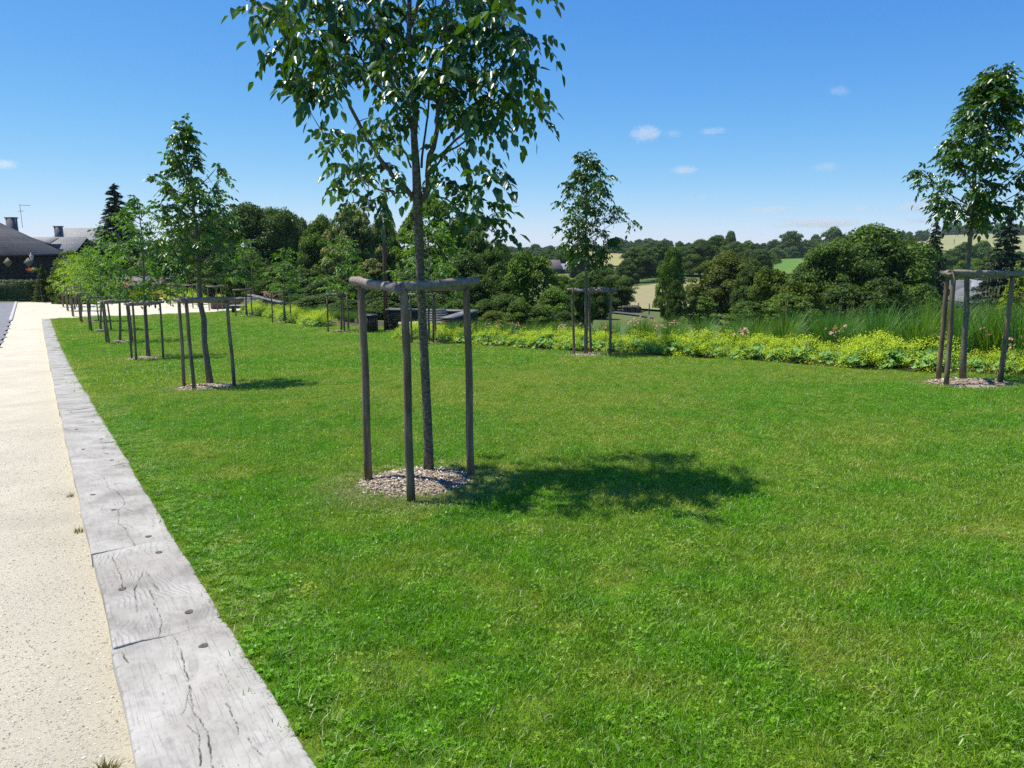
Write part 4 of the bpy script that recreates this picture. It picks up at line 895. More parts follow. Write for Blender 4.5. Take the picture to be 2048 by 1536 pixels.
# dry weeds at the foot of the timbers
M_DRYW = leafmat('dry_weed_blade', (.30, .22, .12), (.12, .17, .05), .2, .8, .1)
for j, (s, q, lab) in enumerate([(1.75, .04, 'dry weed tuft on the sand beside the nearest timber'), (4.0 + 1.7, .08, 'small russet weed at the foot of the timbers'), (6.9, .07, 'tiny dry weed by the timber edge further up')]):
    g = np.random.default_rng(j); mb = MB(); blade_set(mb, 120 if j == 0 else 40, .035 if j == 0 else .025, .015, .05, .004, 1.6, g, 3); x, y = XY(s, q)
    if j == 0: p = P(205, 1512); x, y = p.x, p.y
    tag(mb.build('dry_weed', M_DRYW, loc=(x, y, zl(x, y) - .075)), lab, 'weed')

# ---------------------------------------------------------------- large trees and shrubs
M_CROWN = leafmat('broad_foliage', (.030, .068, .009), (.135, .225, .025), .27, .6, .25)
M_NEEDLE = leafmat('conifer_foliage', (.016, .038, .016), (.05, .09, .03), .1, .6, .2)
M_BLOOM = leafmat('chestnut_foliage', (.035, .08, .012), (.46, .45, .15), .2, .6, .2)
M_TRUNK = simple('old_bark', (.05, .04, .03), (.13, .11, .09), 4, .9, .8, 20)
PR = {}
def dome(t, kind):
    if kind == 'round': return math.sqrt(max(0, 1 - (2 * t - 1) ** 2)) ** .8
    if kind == 'dome': return math.sqrt(max(0, 1 - t ** 2.2)) * (.82 + .18 * min(1, t * 4))
    if kind == 'column': return min(1, t * 5) ** .5 * math.sqrt(max(0, 1 - t ** 3)) * .95
    if kind == 'cone': return max(.04, (1 - t)) ** .8
    return 1
def crown(key, seed, kind, z0, nsub, nleaf, ls, rs=(.07, .14), inner=.18, gap=0, bloom=False, mat=None, trunk=.03, flat=1.):
    g = np.random.default_rng(seed); mb = MB(); cs, rads = [], []
    ph0 = g.random(6) * 6.28
    lob = lambda a, t: 1 + .16 * math.sin(2 * a + ph0[0] + 3 * t) + .12 * math.sin(3 * a + ph0[1] - 5 * t) + .09 * math.sin(5 * a + ph0[2] + 7 * t)
    while len(cs) < nsub:
        t = g.random() ** .9; a = g.random() * 6.283; r = .5 * dome(t, kind) * lob(a, t); e = 1 if g.random() < .8 else g.random()
        rr = g.uniform(*rs); p = np.array([math.cos(a) * max(r - rr * .6, 0) * e, math.sin(a) * max(r - rr * .6, 0) * e, z0 + (1 - z0) * t - rr * .35])
        if gap and math.sin(p[0] * 9 + ph0[3]) * math.sin(p[1] * 9 + ph0[4]) * math.sin(p[2] * 10 + ph0[5]) > gap: continue
        cs.append(p); rads.append(rr)
    cs, rads = np.array(cs), np.array(rads); k = g.choice(nsub, nleaf, p=rads ** 2 / (rads ** 2).sum())
    d = unit(g.normal(0, 1, (nleaf, 3))); d[:, 2] = np.where(d[:, 2] < -.25, -d[:, 2] * .6, d[:, 2]); d = unit(d)
    rj = rads[k] * (g.random(nleaf) ** .35) * 1.05; c = cs[k] + d * rj[:, None] * np.array([1, 1, .85 * flat])
    nn = unit(d + g.normal(0, .55, (nleaf, 3)) + np.array([0, 0, .25])); t_ = unit(np.cross(nn, g.normal(0, 1, (nleaf, 3)))); s = ls * g.uniform(.6, 1.35, nleaf)
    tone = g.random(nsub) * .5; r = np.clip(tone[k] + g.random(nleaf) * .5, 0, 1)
    if bloom: r = np.where((d[:, 2] > .2) & (g.random(nleaf) < .7), g.uniform(.55, 1, nleaf), g.uniform(0, .35, nleaf))
    cards(mb, c, nn, t_, s, s * .6, r)
    if inner:
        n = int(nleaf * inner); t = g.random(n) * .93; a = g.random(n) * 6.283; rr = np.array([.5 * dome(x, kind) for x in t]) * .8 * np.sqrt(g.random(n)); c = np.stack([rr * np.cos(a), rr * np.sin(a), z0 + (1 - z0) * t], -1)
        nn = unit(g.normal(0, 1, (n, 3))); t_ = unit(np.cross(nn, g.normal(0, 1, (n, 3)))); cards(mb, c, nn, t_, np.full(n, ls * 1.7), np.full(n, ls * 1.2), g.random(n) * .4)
    root = empty('tree_' + key); mb.build('crown', mat or M_CROWN, root)
    tm = MB(); tube(tm, [(0, 0, -.06), (0, 0, z0 * .6), (.01, .0, z0 + .2), (.0, .01, z0 + .5)], [trunk * 1.3, trunk, trunk * .7, trunk * .2], 7)
    for q in range(7): a = q * 2.4; zz = z0 + .03 * q; tube(tm, [(0, 0, zz), (math.cos(a) * .14, math.sin(a) * .14, zz + .12), (math.cos(a) * .3, math.sin(a) * .3, zz + .3)], [trunk * .45, trunk * .3, trunk * .1], 5, cap=False)
    tm.build('trunk', M_TRUNK, root); PR[key] = [root, False]; return root
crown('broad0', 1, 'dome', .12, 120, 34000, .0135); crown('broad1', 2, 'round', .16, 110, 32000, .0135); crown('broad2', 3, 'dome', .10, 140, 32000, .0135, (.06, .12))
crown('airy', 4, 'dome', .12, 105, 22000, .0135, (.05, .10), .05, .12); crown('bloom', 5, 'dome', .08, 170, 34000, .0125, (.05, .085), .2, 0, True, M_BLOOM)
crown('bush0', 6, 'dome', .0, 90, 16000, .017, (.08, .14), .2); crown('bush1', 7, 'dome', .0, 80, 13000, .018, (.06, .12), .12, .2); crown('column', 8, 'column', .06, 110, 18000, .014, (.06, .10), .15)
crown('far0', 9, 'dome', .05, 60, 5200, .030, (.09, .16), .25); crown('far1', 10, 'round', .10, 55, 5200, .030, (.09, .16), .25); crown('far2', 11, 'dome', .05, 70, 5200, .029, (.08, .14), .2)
def conifer(key, seed, tiers, wid, droop, ls, gold=False):
    g = np.random.default_rng(seed); mb = MB(); C_, N_, T_, R2 = [], [], [], []
    for i in range(tiers):
        t = (i + .5) / tiers; z = .06 + .93 * t; R = wid * (1 - t) ** .85 * g.uniform(.8, 1.12) + .012; nb = max(5, int(13 * (1 - t) + 5))
        for b in range(nb):
            zj = g.normal(0, .013); a = (b + g.random() * .9) / nb * 6.283 + i * 1.7; r = R * g.uniform(.72, 1.12); n = int(16 + 90 * r / wid * .6); u = g.random(n) ** .75; side = g.normal(0, .14, n) * r * (.35 + u)
            x = np.cos(a) * u * r - np.sin(a) * side; y = np.sin(a) * u * r + np.cos(a) * side; zz = z + zj - droop * r * u ** 1.5 + r * .12 * u ** 4 - np.abs(side) * .3 + g.normal(0, .004, n)
            C_.append(np.stack([x, y, zz], -1)); N_.append(unit(g.normal(0, .45, (n, 3)) + np.array([math.cos(a) * .3, math.sin(a) * .3, .8]))); T_.append(np.tile([math.cos(a), math.sin(a), -droop], (n, 1)) + g.normal(0, .45, (n, 3))); R2.append(g.random(n) * .7 + .3 * (u > .8))
    c, n_, t_ = np.concatenate(C_), np.concatenate(N_), np.concatenate(T_); t_ = unit(t_ - n_ * (t_ * n_).sum(1)[:, None]); m_ = len(c); cards(mb, c, n_, t_, ls * g.uniform(.7, 1.4, m_), ls * .38 * np.ones(m_), np.concatenate(R2))
    root = empty('tree_' + key); mb.build('crown', M_CROWN if gold else M_NEEDLE, root); tm = MB(); tube(tm, [(0, 0, -.05), (0, 0, .5), (0, 0, 1)], [.018, .011, .001], 7); tm.build('trunk', M_TRUNK, root); PR[key] = [root, False]
conifer('spruce', 1, 36, .26, .35, .018); conifer('pine', 2, 25, .30, .2, .021); conifer('gold', 3, 30, .36, .45, .017, True)
NAMEK = {'spruce': 'spruce_tree', 'pine': 'conifer_tree', 'gold': 'golden_conifer', 'bush0': 'shrub', 'bush1': 'shrub', 'bloom': 'chestnut_tree'}
def bigtree(key, u, Y, vtop, wpx, lab, grp=None, tint=(1, 1, 1), depth=1., dz=0, cat=None, name=None, vbase=None):
    root, us = PR[key]; c = U(u, vtop * .65 + 610 * .35, Y); x = c.x; y = Y; z = GZ(x, y) - .15 + dz
    top = U(u, vtop, Y).z; H = max(top - z, .6); Wd = wpx * Y / F
    s3 = (Wd * (1 if key not in ('spruce', 'pine', 'gold') else 1.5), Wd * depth * (1 if key not in ('spruce', 'pine', 'gold') else 1.5), H)
    rz = random.random() * 6.28
    if not us: PR[key][1] = True; o = root; o.location = (x, y, z); o.rotation_euler = (0, 0, rz); o.scale = s3
    else: o = dup(root, (x, y, z), rz, s3)
    o.name = name or NAMEK.get(key, 'broadleaf_tree')
    j = 1 + random.uniform(-.12, .12)
    for ch in o.children:
        if ch.name.startswith('crown'): ch.color = (tint[0] * j, tint[1] * j, tint[2] * j, 1)
    return tag(o, lab, cat or ('shrub' if 'bush' in key else 'tree'), grp)
DK = (.82, .85, .85); MD = (1, 1, 1); LT = (1.35, 1.3, 1.1); YG = (1.7, 1.35, .9); BR = (1.15, .85, .7)
G1 = 'dark trees standing behind the far end of the park'
for a in [
 ('broad0', 498, 74, 414, 150, 'dark domed broadleaf tree, tallest of the mass left of the blooming chestnut', G1, DK), ('broad1', 553, 76, 420, 125, 'dark rounded tree just right of the tallest dark dome', G1, DK),
 ('broad2', 430, 78, 428, 110, 'dark tree half hidden behind the feathery second tree', G1, MD), ('broad0', 385, 82, 452, 110, 'dark tree between the feathery tree and the slate roofs', G1, DK), ('broad1', 598, 80, 440, 90, 'low dark tree filling the dip before the chestnut', G1, DK),
 ('broad2', 647, 66, 438, 115, 'mid green tree directly left of the blooming chestnut', G1, LT), ('bloom', 706, 60, 413, 118, 'chestnut tree covered in cream yellow blossom', None, MD), ('bloom', 745, 54, 520, 95, 'lower cream-blossomed chestnut branch mass behind the wooden lamp pole', None, (.9, .95, .9)),
 ('broad0', 768, 78, 440, 100, 'dark tree behind the wooden lamp pole', G1, DK), ('airy', 868, 58, 398, 190, 'airy oak with sky showing through, behind the front trunk', None, LT), ('airy', 935, 62, 432, 150, 'second airy oak leaning out right of the front trunk', None, MD),
 ('broad1', 985, 60, 500, 90, 'dark tree where the wood ends against the open view', G1, DK), ('broad2', 330, 76, 485, 120, 'dark tree behind the third kerbside tree', G1, DK), ('broad0', 1010, 64, 498, 70, 'mid green tree at the right end of the park wood', G1, MD)]: bigtree(*a)
G2 = 'shrubs and low trees behind the flower bed'
for j, (k_, u, Y, v, w_, t) in enumerate([('bush0', 610, 57, 540, 120, DK), ('bush1', 560, 59, 520, 100, MD), ('bush0', 500, 62, 510, 110, DK), ('bush0', 450, 64, 530, 110, DK), ('bush0', 400, 66, 540, 110, DK), ('bush0', 350, 68, 560, 90, DK),
   ('bush0', 660, 52, 555, 110, DK), ('bush0', 710, 50, 570, 100, DK), ('bush0', 820, 48, 540, 110, DK), ('bush0', 765, 47, 575, 100, DK), ('bush1', 890, 47, 528, 110, LT), ('bush0', 930, 50, 505, 120, DK), ('bush0', 880, 43, 590, 120, DK), ('bush0', 955, 42, 552, 110, MD), ('bush0', 1000, 46, 530, 90, DK),
   ('bush1', 1062, 42, 500, 130, LT), ('bush0', 1010, 38, 590, 90, MD), ('bush0', 1110, 40, 575, 90, LT), ('bush1', 1125, 47, 548, 80, MD), ('bush0', 1080, 36, 610, 80, MD), ('bush0', 970, 37, 600, 80, DK), ('bush0', 1040, 36, 600, 80, MD), ('bush0', 1130, 37, 622, 60, DK), ('bush0', 985, 33, 622, 60, YG), ('bush0', 920, 39, 600, 90, DK), ('bush0', 840, 40, 596, 110, DK), ('bush0', 640, 46, 590, 110, DK), ('bush0', 590, 50, 590, 100, DK), ('bush0', 700, 42, 600, 100, DK), ('bush0', 770, 40, 602, 90, DK),
   ('bush0', 540, 60, 560, 100, DK), ('bush0', 480, 66, 560, 100, DK), ('bush0', 425, 70, 565, 100, DK), ('bush0', 375, 72, 575, 100, DK), ('bush0', 1160, 42, 560, 60, MD), ('bush0', 1190, 66, 545, 70, MD)]):
    spec = {15: 'light green airy tall shrub at the edge of the open view', 23: 'small yellow-green shrub right of the stone recess', 10: 'light green shrub behind the front stake frame'}.get(j)
    lab = spec or ('shadowy dark green shrub in the undergrowth behind the flower bed' if t == DK else 'mid green shrub at the edge of the open valley view')
    bigtree(k_, u, Y, v, w_, lab, None if spec else G2, t)
# valley and hills
T2_ = [
 ('far0', 1160, 205, 486, 62, 'dark tree beside the grey farm shed, behind the slender planted tree', MD), ('far1', 1128, 260, 492, 36, 'small tree just left of the planted slender trunk on the far slope', MD),
 ('broad1', 1278, 165, 494, 76, 'tall dark tree at the left end of the hay field hedge', DK), ('broad0', 1322, 172, 486, 76, 'broad dark tree in the hedge above the hay field', DK), ('broad2', 1252, 150, 520, 52, 'lower dark tree at the hedge corner above the hay field', DK), ('far1', 1300, 190, 500, 60, 'rounded tree behind the hedge above the hay field', MD),
 ('column', 1343, 62, 494, 66, 'light green columnar tree standing before the hay field', LT), ('column', 1352, 58, 560, 46, 'dark ivy-clad lower tree at the foot of the columnar tree', DK),
 ('broad1', 1233, 82, 552, 78, 'round leafy tree at the left corner of the hay field', MD), ('bush0', 1197, 86, 566, 60, 'dark bush beside the round tree at the field corner', DK), ('bush0', 1205, 120, 535, 80, 'mid green bush mass below the yellow field', MD), ('bush0', 1150, 80, 560, 90, 'mid green bush mass left of the hay field', MD), ('bush0', 1170, 105, 545, 70, 'green bush mass below the green strip field', LT),
 ('broad0', 1400, 178, 482, 84, 'broad dark tree in the wood right of the hay field', DK), ('broad1', 1432, 205, 472, 60, 'taller dark tree in the wood right of the hay field', DK), ('far1', 1459, 330, 464, 28, 'lone round tree on the crest above the wood', MD), ('broad2', 1470, 180, 486, 90, 'wide dark tree in the wood below the lone crest tree', DK), ('broad0', 1365, 185, 496, 60, 'dark tree where the wood meets the hay field hedge', DK), ('broad1', 1510, 170, 500, 80, 'dark tree at the right end of the wood', DK), ('far0', 1495, 200, 485, 60, 'smaller tree at the back of the wood', MD),
 ('broad2', 1452, 72, 508, 150, 'broad brownish-green hawthorn beyond the flower bed', BR), ('broad0', 1505, 66, 525, 90, 'olive-green tree overlapping the hawthorn', MD), ('bush1', 1405, 62, 590, 80, 'bright green bush at the left foot of the hawthorn', LT),
 ('bush1', 1545, 47, 530, 100, 'light yellow-green airy shrub in front of the hawthorn', YG), ('bush1', 1600, 45, 556, 110, 'yellow-green airy shrub left of the great dark tree', YG), ('bush0', 1575, 42, 590, 130, 'low light green shrub mass beyond the tall grasses', LT), ('bush0', 1500, 42, 605, 100, 'low green shrub behind the daylilies', MD),
 ('broad0', 1742, 55, 460, 245, 'great dark spreading tree, largest beyond the flower bed', MD), ('broad1', 1676, 53, 486, 160, 'left half-crown of the great dark tree clump', MD), ('broad2', 1815, 57, 482, 110, 'right-hand tree of the great dark clump, beside the spruce', MD), ('bush0', 1690, 46, 570, 130, 'dark shrub under the left side of the great tree', DK), ('bush0', 1770, 45, 560, 140, 'dark shrub under the great tree', DK),
 ('spruce', 1868, 88, 440, 125, 'dark spruce with a pointed top right of the great tree', MD), ('pine', 2014, 78, 416, 150, 'tall dark conifer behind the right-hand planted tree', DK),
 ('bush0', 1850, 50, 572, 120, 'green shrub at the foot of the spruce', MD), ('bush0', 1902, 116, 545, 80, 'fresh green bush between spruce and farm roofs', LT), ('broad1', 1940, 120, 520, 90, 'light green rounded tree behind the farm roofs', LT), ('broad2', 1985, 150, 500, 70, 'mid green tree at the back of the farm', MD),
 ('gold', 2035, 36, 520, 110, 'golden yellow conifer at the right edge', (2.6, 2.0, .6)), ('bush1', 2050, 27, 612, 90, 'golden-leaved shrub below the golden conifer', (2.2, 1.9, .6)),
 ('far0', 1605, 268, 526, 34, 'small round tree standing in the green pasture', DK), ('far1', 1582, 430, 464, 48, 'pair-top tree on the horizon above the pasture', MD), ('far0', 1665, 390, 457, 62, 'large round tree on the horizon above the great tree', MD), ('far1', 1628, 520, 470, 24, 'tiny tree between the two large horizon trees', MD),
 ('far2', 1925, 300, 486, 60, 'round dark tree below the green hilltop field', DK), ('far0', 1962, 330, 484, 60, 'lighter round tree below the green hilltop field', MD), ('far1', 1905, 260, 500, 50, 'dark tree above the spruce shoulder', DK),
 ('bush0', 1975, 66, 612, 60, 'low green bush before the farm roofs', MD), ('bush0', 1925, 60, 618, 70, 'low dark bush before the grey shed wall', DK), ('bush0', 2010, 58, 612, 80, 'green bush beside the stone farmhouse', MD), ('far0', 1245, 90, 590, 20, 'tiny bush at the roadside by the field corner', MD)]
for (k_, u, Y, v, w_, lab, t) in T2_: bigtree(k_, u, Y, v, w_, lab, None, t)
# hedgerow trees across the distant slopes; bluish tints paint haze into far rows
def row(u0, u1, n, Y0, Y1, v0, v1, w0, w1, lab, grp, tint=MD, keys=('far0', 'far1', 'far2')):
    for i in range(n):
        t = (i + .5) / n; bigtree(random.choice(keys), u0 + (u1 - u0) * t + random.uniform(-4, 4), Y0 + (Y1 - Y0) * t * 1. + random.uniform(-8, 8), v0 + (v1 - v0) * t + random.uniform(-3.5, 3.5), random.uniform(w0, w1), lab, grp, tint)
row(1225, 1345, 11, 560, 540, 480, 480, 22, 34, 'haze-tinted tree of the small wood crowning the far left hill', 'wood crowning the far left hill', (.9, 1, 1.25))
row(1215, 1340, 9, 470, 450, 494, 492, 22, 34, 'green tree on the front edge of the far left hill wood', 'front edge of the far left hill wood')
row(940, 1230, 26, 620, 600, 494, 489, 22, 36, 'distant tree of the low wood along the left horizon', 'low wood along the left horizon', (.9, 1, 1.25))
row(1010, 1130, 9, 330, 300, 503, 500, 26, 36, 'tree of the wooded bank behind the grey farm shed', 'wooded bank behind the grey farm shed')
row(1130, 1300, 12, 250, 232, 534, 530, 10, 22, 'low hedge tree dividing the green strip from the yellow field', 'hedge below the yellow field', DK)
row(1530, 1710, 13, 440, 450, 484, 478, 22, 36, 'tree of the woodland belt above the green pasture', 'woodland belt above the green pasture', MD)
row(1515, 1620, 8, 405, 425, 500, 494, 22, 34, 'tree of the lower edge of the belt above the pasture', 'lower edge of the belt above the pasture', MD)
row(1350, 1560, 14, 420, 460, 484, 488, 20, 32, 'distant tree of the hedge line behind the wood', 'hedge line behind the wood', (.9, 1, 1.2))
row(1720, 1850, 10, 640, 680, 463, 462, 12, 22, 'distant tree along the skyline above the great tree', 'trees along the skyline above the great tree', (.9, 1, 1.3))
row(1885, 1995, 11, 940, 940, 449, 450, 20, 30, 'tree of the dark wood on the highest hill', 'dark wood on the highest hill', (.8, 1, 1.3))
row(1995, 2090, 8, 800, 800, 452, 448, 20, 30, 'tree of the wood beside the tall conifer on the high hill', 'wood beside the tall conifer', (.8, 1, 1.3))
row(1890, 2060, 11, 340, 340, 508, 504, 26, 40, 'hedge tree at the foot of the green hilltop field', 'hedge at the foot of the green hilltop field')
row(1640, 1900, 12, 240, 240, 520, 512, 30, 46, 'tree of the hidden valley bottom behind the great tree', 'valley trees behind the great tree')
row(1380, 1560, 9, 110, 100, 570, 580, 40, 60, 'dark bush of the hedge at the right of the hay field', 'hedge at the right of the hay field', DK, ('bush0',))
row(1880, 2080, 8, 170, 160, 545, 545, 40, 60, 'green tree round the back of the farm', 'trees round the farm', MD)
row(1120, 1230, 8, 92, 84, 606, 614, 14, 24, 'low hedge bush along the near side of the hay field', 'low hedge below the hay field', MD, ('bush0',))
# left side: village trees and hedges
bigtree('spruce', 235, 86, 374, 215, 'tall dark spruce rising over the slate roofs', None, DK, name='spruce_tree')
bigtree('gold', 86, 60, 528, 52, 'dull green conical conifer beside the black lamp post', None, (.75, .7, .6), name='conifer_shrub')
for j, (k_, u, Y, v, w_, t, lab) in enumerate([('bush0', 122, 62, 566, 50, DK, 'dark bush right of the conical conifer'), ('bush1', 108, 63, 552, 40, (1, 1.2, 1.3), 'bluish shrub behind the conical conifer'), ('bush0', 160, 66, 560, 60, DK, 'dark bush behind the yellow-green trees'), ('bush0', 300, 70, 545, 90, DK, 'dark bush before the blue-grey wall'), ('broad1', 205, 80, 520, 70, DK, 'dark tree under the tall spruce'), ('broad0', 255, 84, 500, 90, DK, 'dark tree right of the tall spruce'), ('bush0', 195, 68, 565, 50, DK, 'dark bush left of the clipped hedge block'),
   ('airy', 140, 60, 503, 74, YG, 'bright yellow-green feathery tree before the roofs'), ('bush1', 130, 58, 528, 60, YG, 'lower yellow-green feathery shrub mass before the roofs'), ('airy', 182, 58, 500, 60, LT, 'light green feathery tree right of the yellow-green one'), ('bush0', 150, 57.5, 560, 60, LT, 'low light green bush at the back of the square')]): bigtree(k_, u, Y, v, w_, lab, None, t)
M_HEDGE = leafmat('hedge_leaf', (.03, .06, .012), (.10, .16, .03), .2, .5, .4)
def hedge(u0, u1, Y, vb, vt, dep, name, lab, n, ls=.05, tint=MD):
    a, b_ = U(u0, vb, Y), U(u1, vb, Y); z = GZ(a.x, Y); H = U(u0, vt, Y).z - z; L = b_.x - a.x; g = np.random.default_rng(int(u1)); mb = MB()
    c = np.array([(a.x + b_.x) / 2, Y + dep / 2, z]); f = g.random(n); x = g.uniform(-.5, .5, n) * L; y = g.uniform(-.5, .5, n) * dep; zz = g.random(n) * H; nn = np.zeros((n, 3))
    m1 = f < .4; y[m1] = -dep / 2; nn[m1] = (0, -1, .2); m2 = (f >= .4) & (f < .8); zz[m2] = H; nn[m2] = (0, 0, 1); m3 = f >= .8; sg = np.where(g.random(n) < .5, -1, 1); x[m3] = (sg * L / 2)[m3]; nn[m3, 0] = sg[m3]
    p = np.stack([x, y, zz], -1) + g.normal(0, .045, (n, 3)) - nn * g.random((n, 1)) * .15; nn = unit(nn + g.normal(0, .5, (n, 3))); cards(mb, p, nn, unit(np.cross(nn, g.normal(0, 1, (n, 3)))), g.uniform(.6, 1.3, n) * ls, g.uniform(.4, .8, n) * ls, g.random(n))
    box(mb, (0, 0, H / 2), (L - .3, dep - .3, H - .3), r=0.)
    o = tag(mb.build(name, M_HEDGE, loc=c), lab, 'hedge'); o.color = (*tint, 1)
hedge(-60, 63, 60, 603, 562, 1.5, 'clipped_hedge', 'long clipped hedge in front of the dark house', 14000, .045)
hedge(212, 244, 66, 600, 567, 1.5, 'hedge_block', 'small clipped bright-topped hedge block before the blue-grey wall', 3500, .045, LT)

# ---------------------------------------------------------------- buildings
def slate(name, a, b, sc_=1.6, lich=1.):
    m, nt, out = newmat(name); k = N(nt); tc = k('TexCoord').outputs['Object']
    br = k('TexBrick', {'Vector': k.map(tc, (1, 1, 1), rot=(math.pi / 2, 0, 0)), 'Scale': sc_, 'Mortar Size': .03, 'Color1': (*a, 1), 'Color2': (*b, 1), 'Mortar': (a[0] * .4, a[1] * .4, a[2] * .4, 1), 'Brick Width': .5, 'Row Height': .25, 'Mortar Smooth': .3})
    n1 = k.noise(tc, 1.3, 5, .65); col = k.mix(k('MapRange', {'Value': n1, 'From Min': .4, 'From Max': .75}).outputs[0], br.outputs[0], (.33 * lich, .32 * lich, .29 * lich)); n2 = k.noise(tc, 9, 4, .7)
    col = k.mix(k.math('MULTIPLY', n2, .5), col, (.10, .10, .10)); link_bsdf(k, out, col, .75, k.bump(k.math('ADD', br.outputs['Fac'], n2), .6, .05), .3); return m
M_SLD = slate('dark_slate', (.045, .047, .05), (.085, .087, .09), 1.6, .3); M_SLP = slate('pale_slate', (.30, .30, .29), (.42, .42, .40)); M_SLG = slate('grey_slate', (.15, .15, .155), (.22, .22, .22), 1.6, .8)
M_DWALL = simple('dark_timber_wall', (.030, .022, .02), (.055, .04, .035), 3, .9, .3, 20); M_WWALL = simple('white_render', (.40, .39, .375), (.50, .49, .47), 2, .9, .2, 30)
M_BWALL = simple('grey_stone_wall', (.20, .20, .20), (.34, .33, .31), 2.5, .9, .8, 9); M_BRICKD = simple('chimney_render', (.12, .11, .13), (.20, .18, .20), 3, .9, .3, 20); M_DMET = simple('dark_metal', (.03, .03, .033), (.055, .055, .06), 6, .5, .1, 40, spec=.5)
M_GLASSD = simple('dark_window_glass', (.02, .022, .026), (.04, .042, .05), 2, .15, 0, 10, spec=.8); M_ORN = simple('wall_ornament', (.22, .17, .10), (.30, .25, .15), 8)
def house(name, lab, c, L, D_, hw, hr, rz, wm, rm, hip=0., over=.35, win=(), cat='house', chim=(), door=None):
    """c: ground centre; L along local x (ridge), D_ across, wall height hw, ridge height hr"""
    root = empty(name, c, rz); tag(root, lab, cat); mb = MB(); x, y = L / 2, D_ / 2; b0 = -1.5
    V = [(-x, -y, b0), (x, -y, b0), (x, y, b0), (-x, y, b0), (-x, -y, hw), (x, -y, hw), (x, y, hw), (-x, y, hw)]; mb.add(V, [(0, 1, 5, 4), (1, 2, 6, 5), (2, 3, 7, 6), (3, 0, 4, 7)])
    hx = x - hip
    if hip < .1: mb.add([(-x, -y, hw), (-x, y, hw), (-x, 0, hr - .12), (x, -y, hw), (x, y, hw), (x, 0, hr - .12)], None, [(0, 2, 1), (3, 4, 5)])
    mb.build('wall', wm, root); rb = MB(); xo, yo = x + over, y + over; zo = hw - over * (hr - hw) / y; t = .14
    hx = (x - hip) if hip > .1 else xo; up = [(-xo, -yo, zo), (xo, -yo, zo), (xo, yo, zo), (-xo, yo, zo), (-hx, 0, hr), (hx, 0, hr)]; dn = [(a, b, c_ - t) for a, b, c_ in up]
    rb.add(up + dn, [(0, 1, 5, 4), (2, 3, 4, 5), (7, 6, 10, 11), (9, 8, 11, 10), (0, 6, 7, 1), (1, 7, 8, 2), (2, 8, 9, 3), (3, 9, 6, 0)], [(1, 2, 5), (3, 0, 4), (7, 11, 8), (9, 10, 6)])
    ro = rb.build('roof', rm, root)
    for (cx, cy_, cw, ch, ct) in chim:
        q = MB(); box(q, (cx, cy_, ch / 2 + ct - ch), (cw, cw * .8, ch)); box(q, (cx, cy_, ct + .07), (cw + .15, cw * .8 + .15, .13)); q.build('chimney', M_BRICKD, ro)
    for (wx, wz, ww, wh) in win:
        f = MB(); box(f, (wx, -y - .02, wz), (ww + .2, .08, wh + .2)); fo = f.build('window', M_WWALL, root); p = MB(); box(p, (wx, -y - .05, wz), (ww, .06, wh)); p.build('pane', M_GLASSD, fo)
    return root
def at(u, v, Y): p = U(u, v, Y); return p
def gz(u, Y, v=490): p = U(u, v, Y); return Vector((p.x, Y, GZ(p.x, Y)))
# dark house
c = gz(-14, 71); px = 71 / F; hw = at(0, 503, 67).z - c.z; hr = at(0, 436, 71).z - c.z
h1 = house('timber_house', 'dark timber-walled house with a large dark slate hip roof at the left edge', c, 7.8, 7.8, hw, hr, 0, M_DWALL, M_SLD, hip=3.85, over=.4)
for u, v in ((16, 525), (57, 525)):
    p = at(u, v, 66.65); q = MB(); d = .42; q.add([(p.x - c.x - d, 0, 0), (p.x - c.x, 0, -d), (p.x - c.x + d, 0, 0), (p.x - c.x, 0, d), (p.x - c.x - d, -.06, 0), (p.x - c.x, -.06, -d), (p.x - c.x + d, -.06, 0), (p.x - c.x, -.06, d)], [(4, 5, 6, 7), (0, 1, 5, 4), (1, 2, 6, 5), (2, 3, 7, 6), (3, 0, 4, 7)]); o = q.build('diamond_ornament', M_ORN, h1); o.location = (0, 66.66 - c.y, p.z - c.z)
c = gz(-14, 84); hw = at(0, 484, 84).z - c.z; hr = at(0, 450, 84).z - c.z
h2 = house('slate_roofed_house', 'house behind the dark timber house, with a tall render chimney', c, 7.4, 7, hw, hr, .0, M_BRICKD, M_SLD, hip=3.2, over=.3, chim=[(3.2, -1.2, .85, 3.2, at(50, 437, 83).z - c.z)])
p = at(43, 437, 83); q = MB(); ah = at(43, 408, 83).z - p.z
for a_ in ([(0, 0, -1), (0, 0, ah)], [(-.05, 0, ah * .93), (1.15, 0, ah * .9)], [(-.3, 0, ah * .5), (.35, 0, ah * .52)], [(.3, -.25, ah * .92), (.3, .25, ah * .92)], [(.7, -.22, ah * .91), (.7, .22, ah * .91)], [(1.0, -.2, ah * .905), (1.0, .2, ah * .905)]): tube(q, a_, .022, 5)
tag(q.build('roof_antenna', M_DMET, loc=p), 'thin television antenna on the tall chimney', 'antenna')
c = gz(100, 92); hw = at(0, 513, 88).z - c.z; hr = at(0, 474, 92).z - c.z
h3 = house('dormer_house', 'low house with a mossy grey slate roof and one small dormer', c, 8.6, 7.5, hw, hr, 0, M_WWALL, M_SLP, over=.3, chim=[(.9, .6, .75, 2.4, at(112, 454, 92).z - c.z)])
q = MB(); x0, z0 = at(72, 500, 87).x - c.x, at(0, 506, 87).z - c.z; z1 = at(0, 488, 87).z - c.z; z2 = at(0, 475, 87).z - c.z
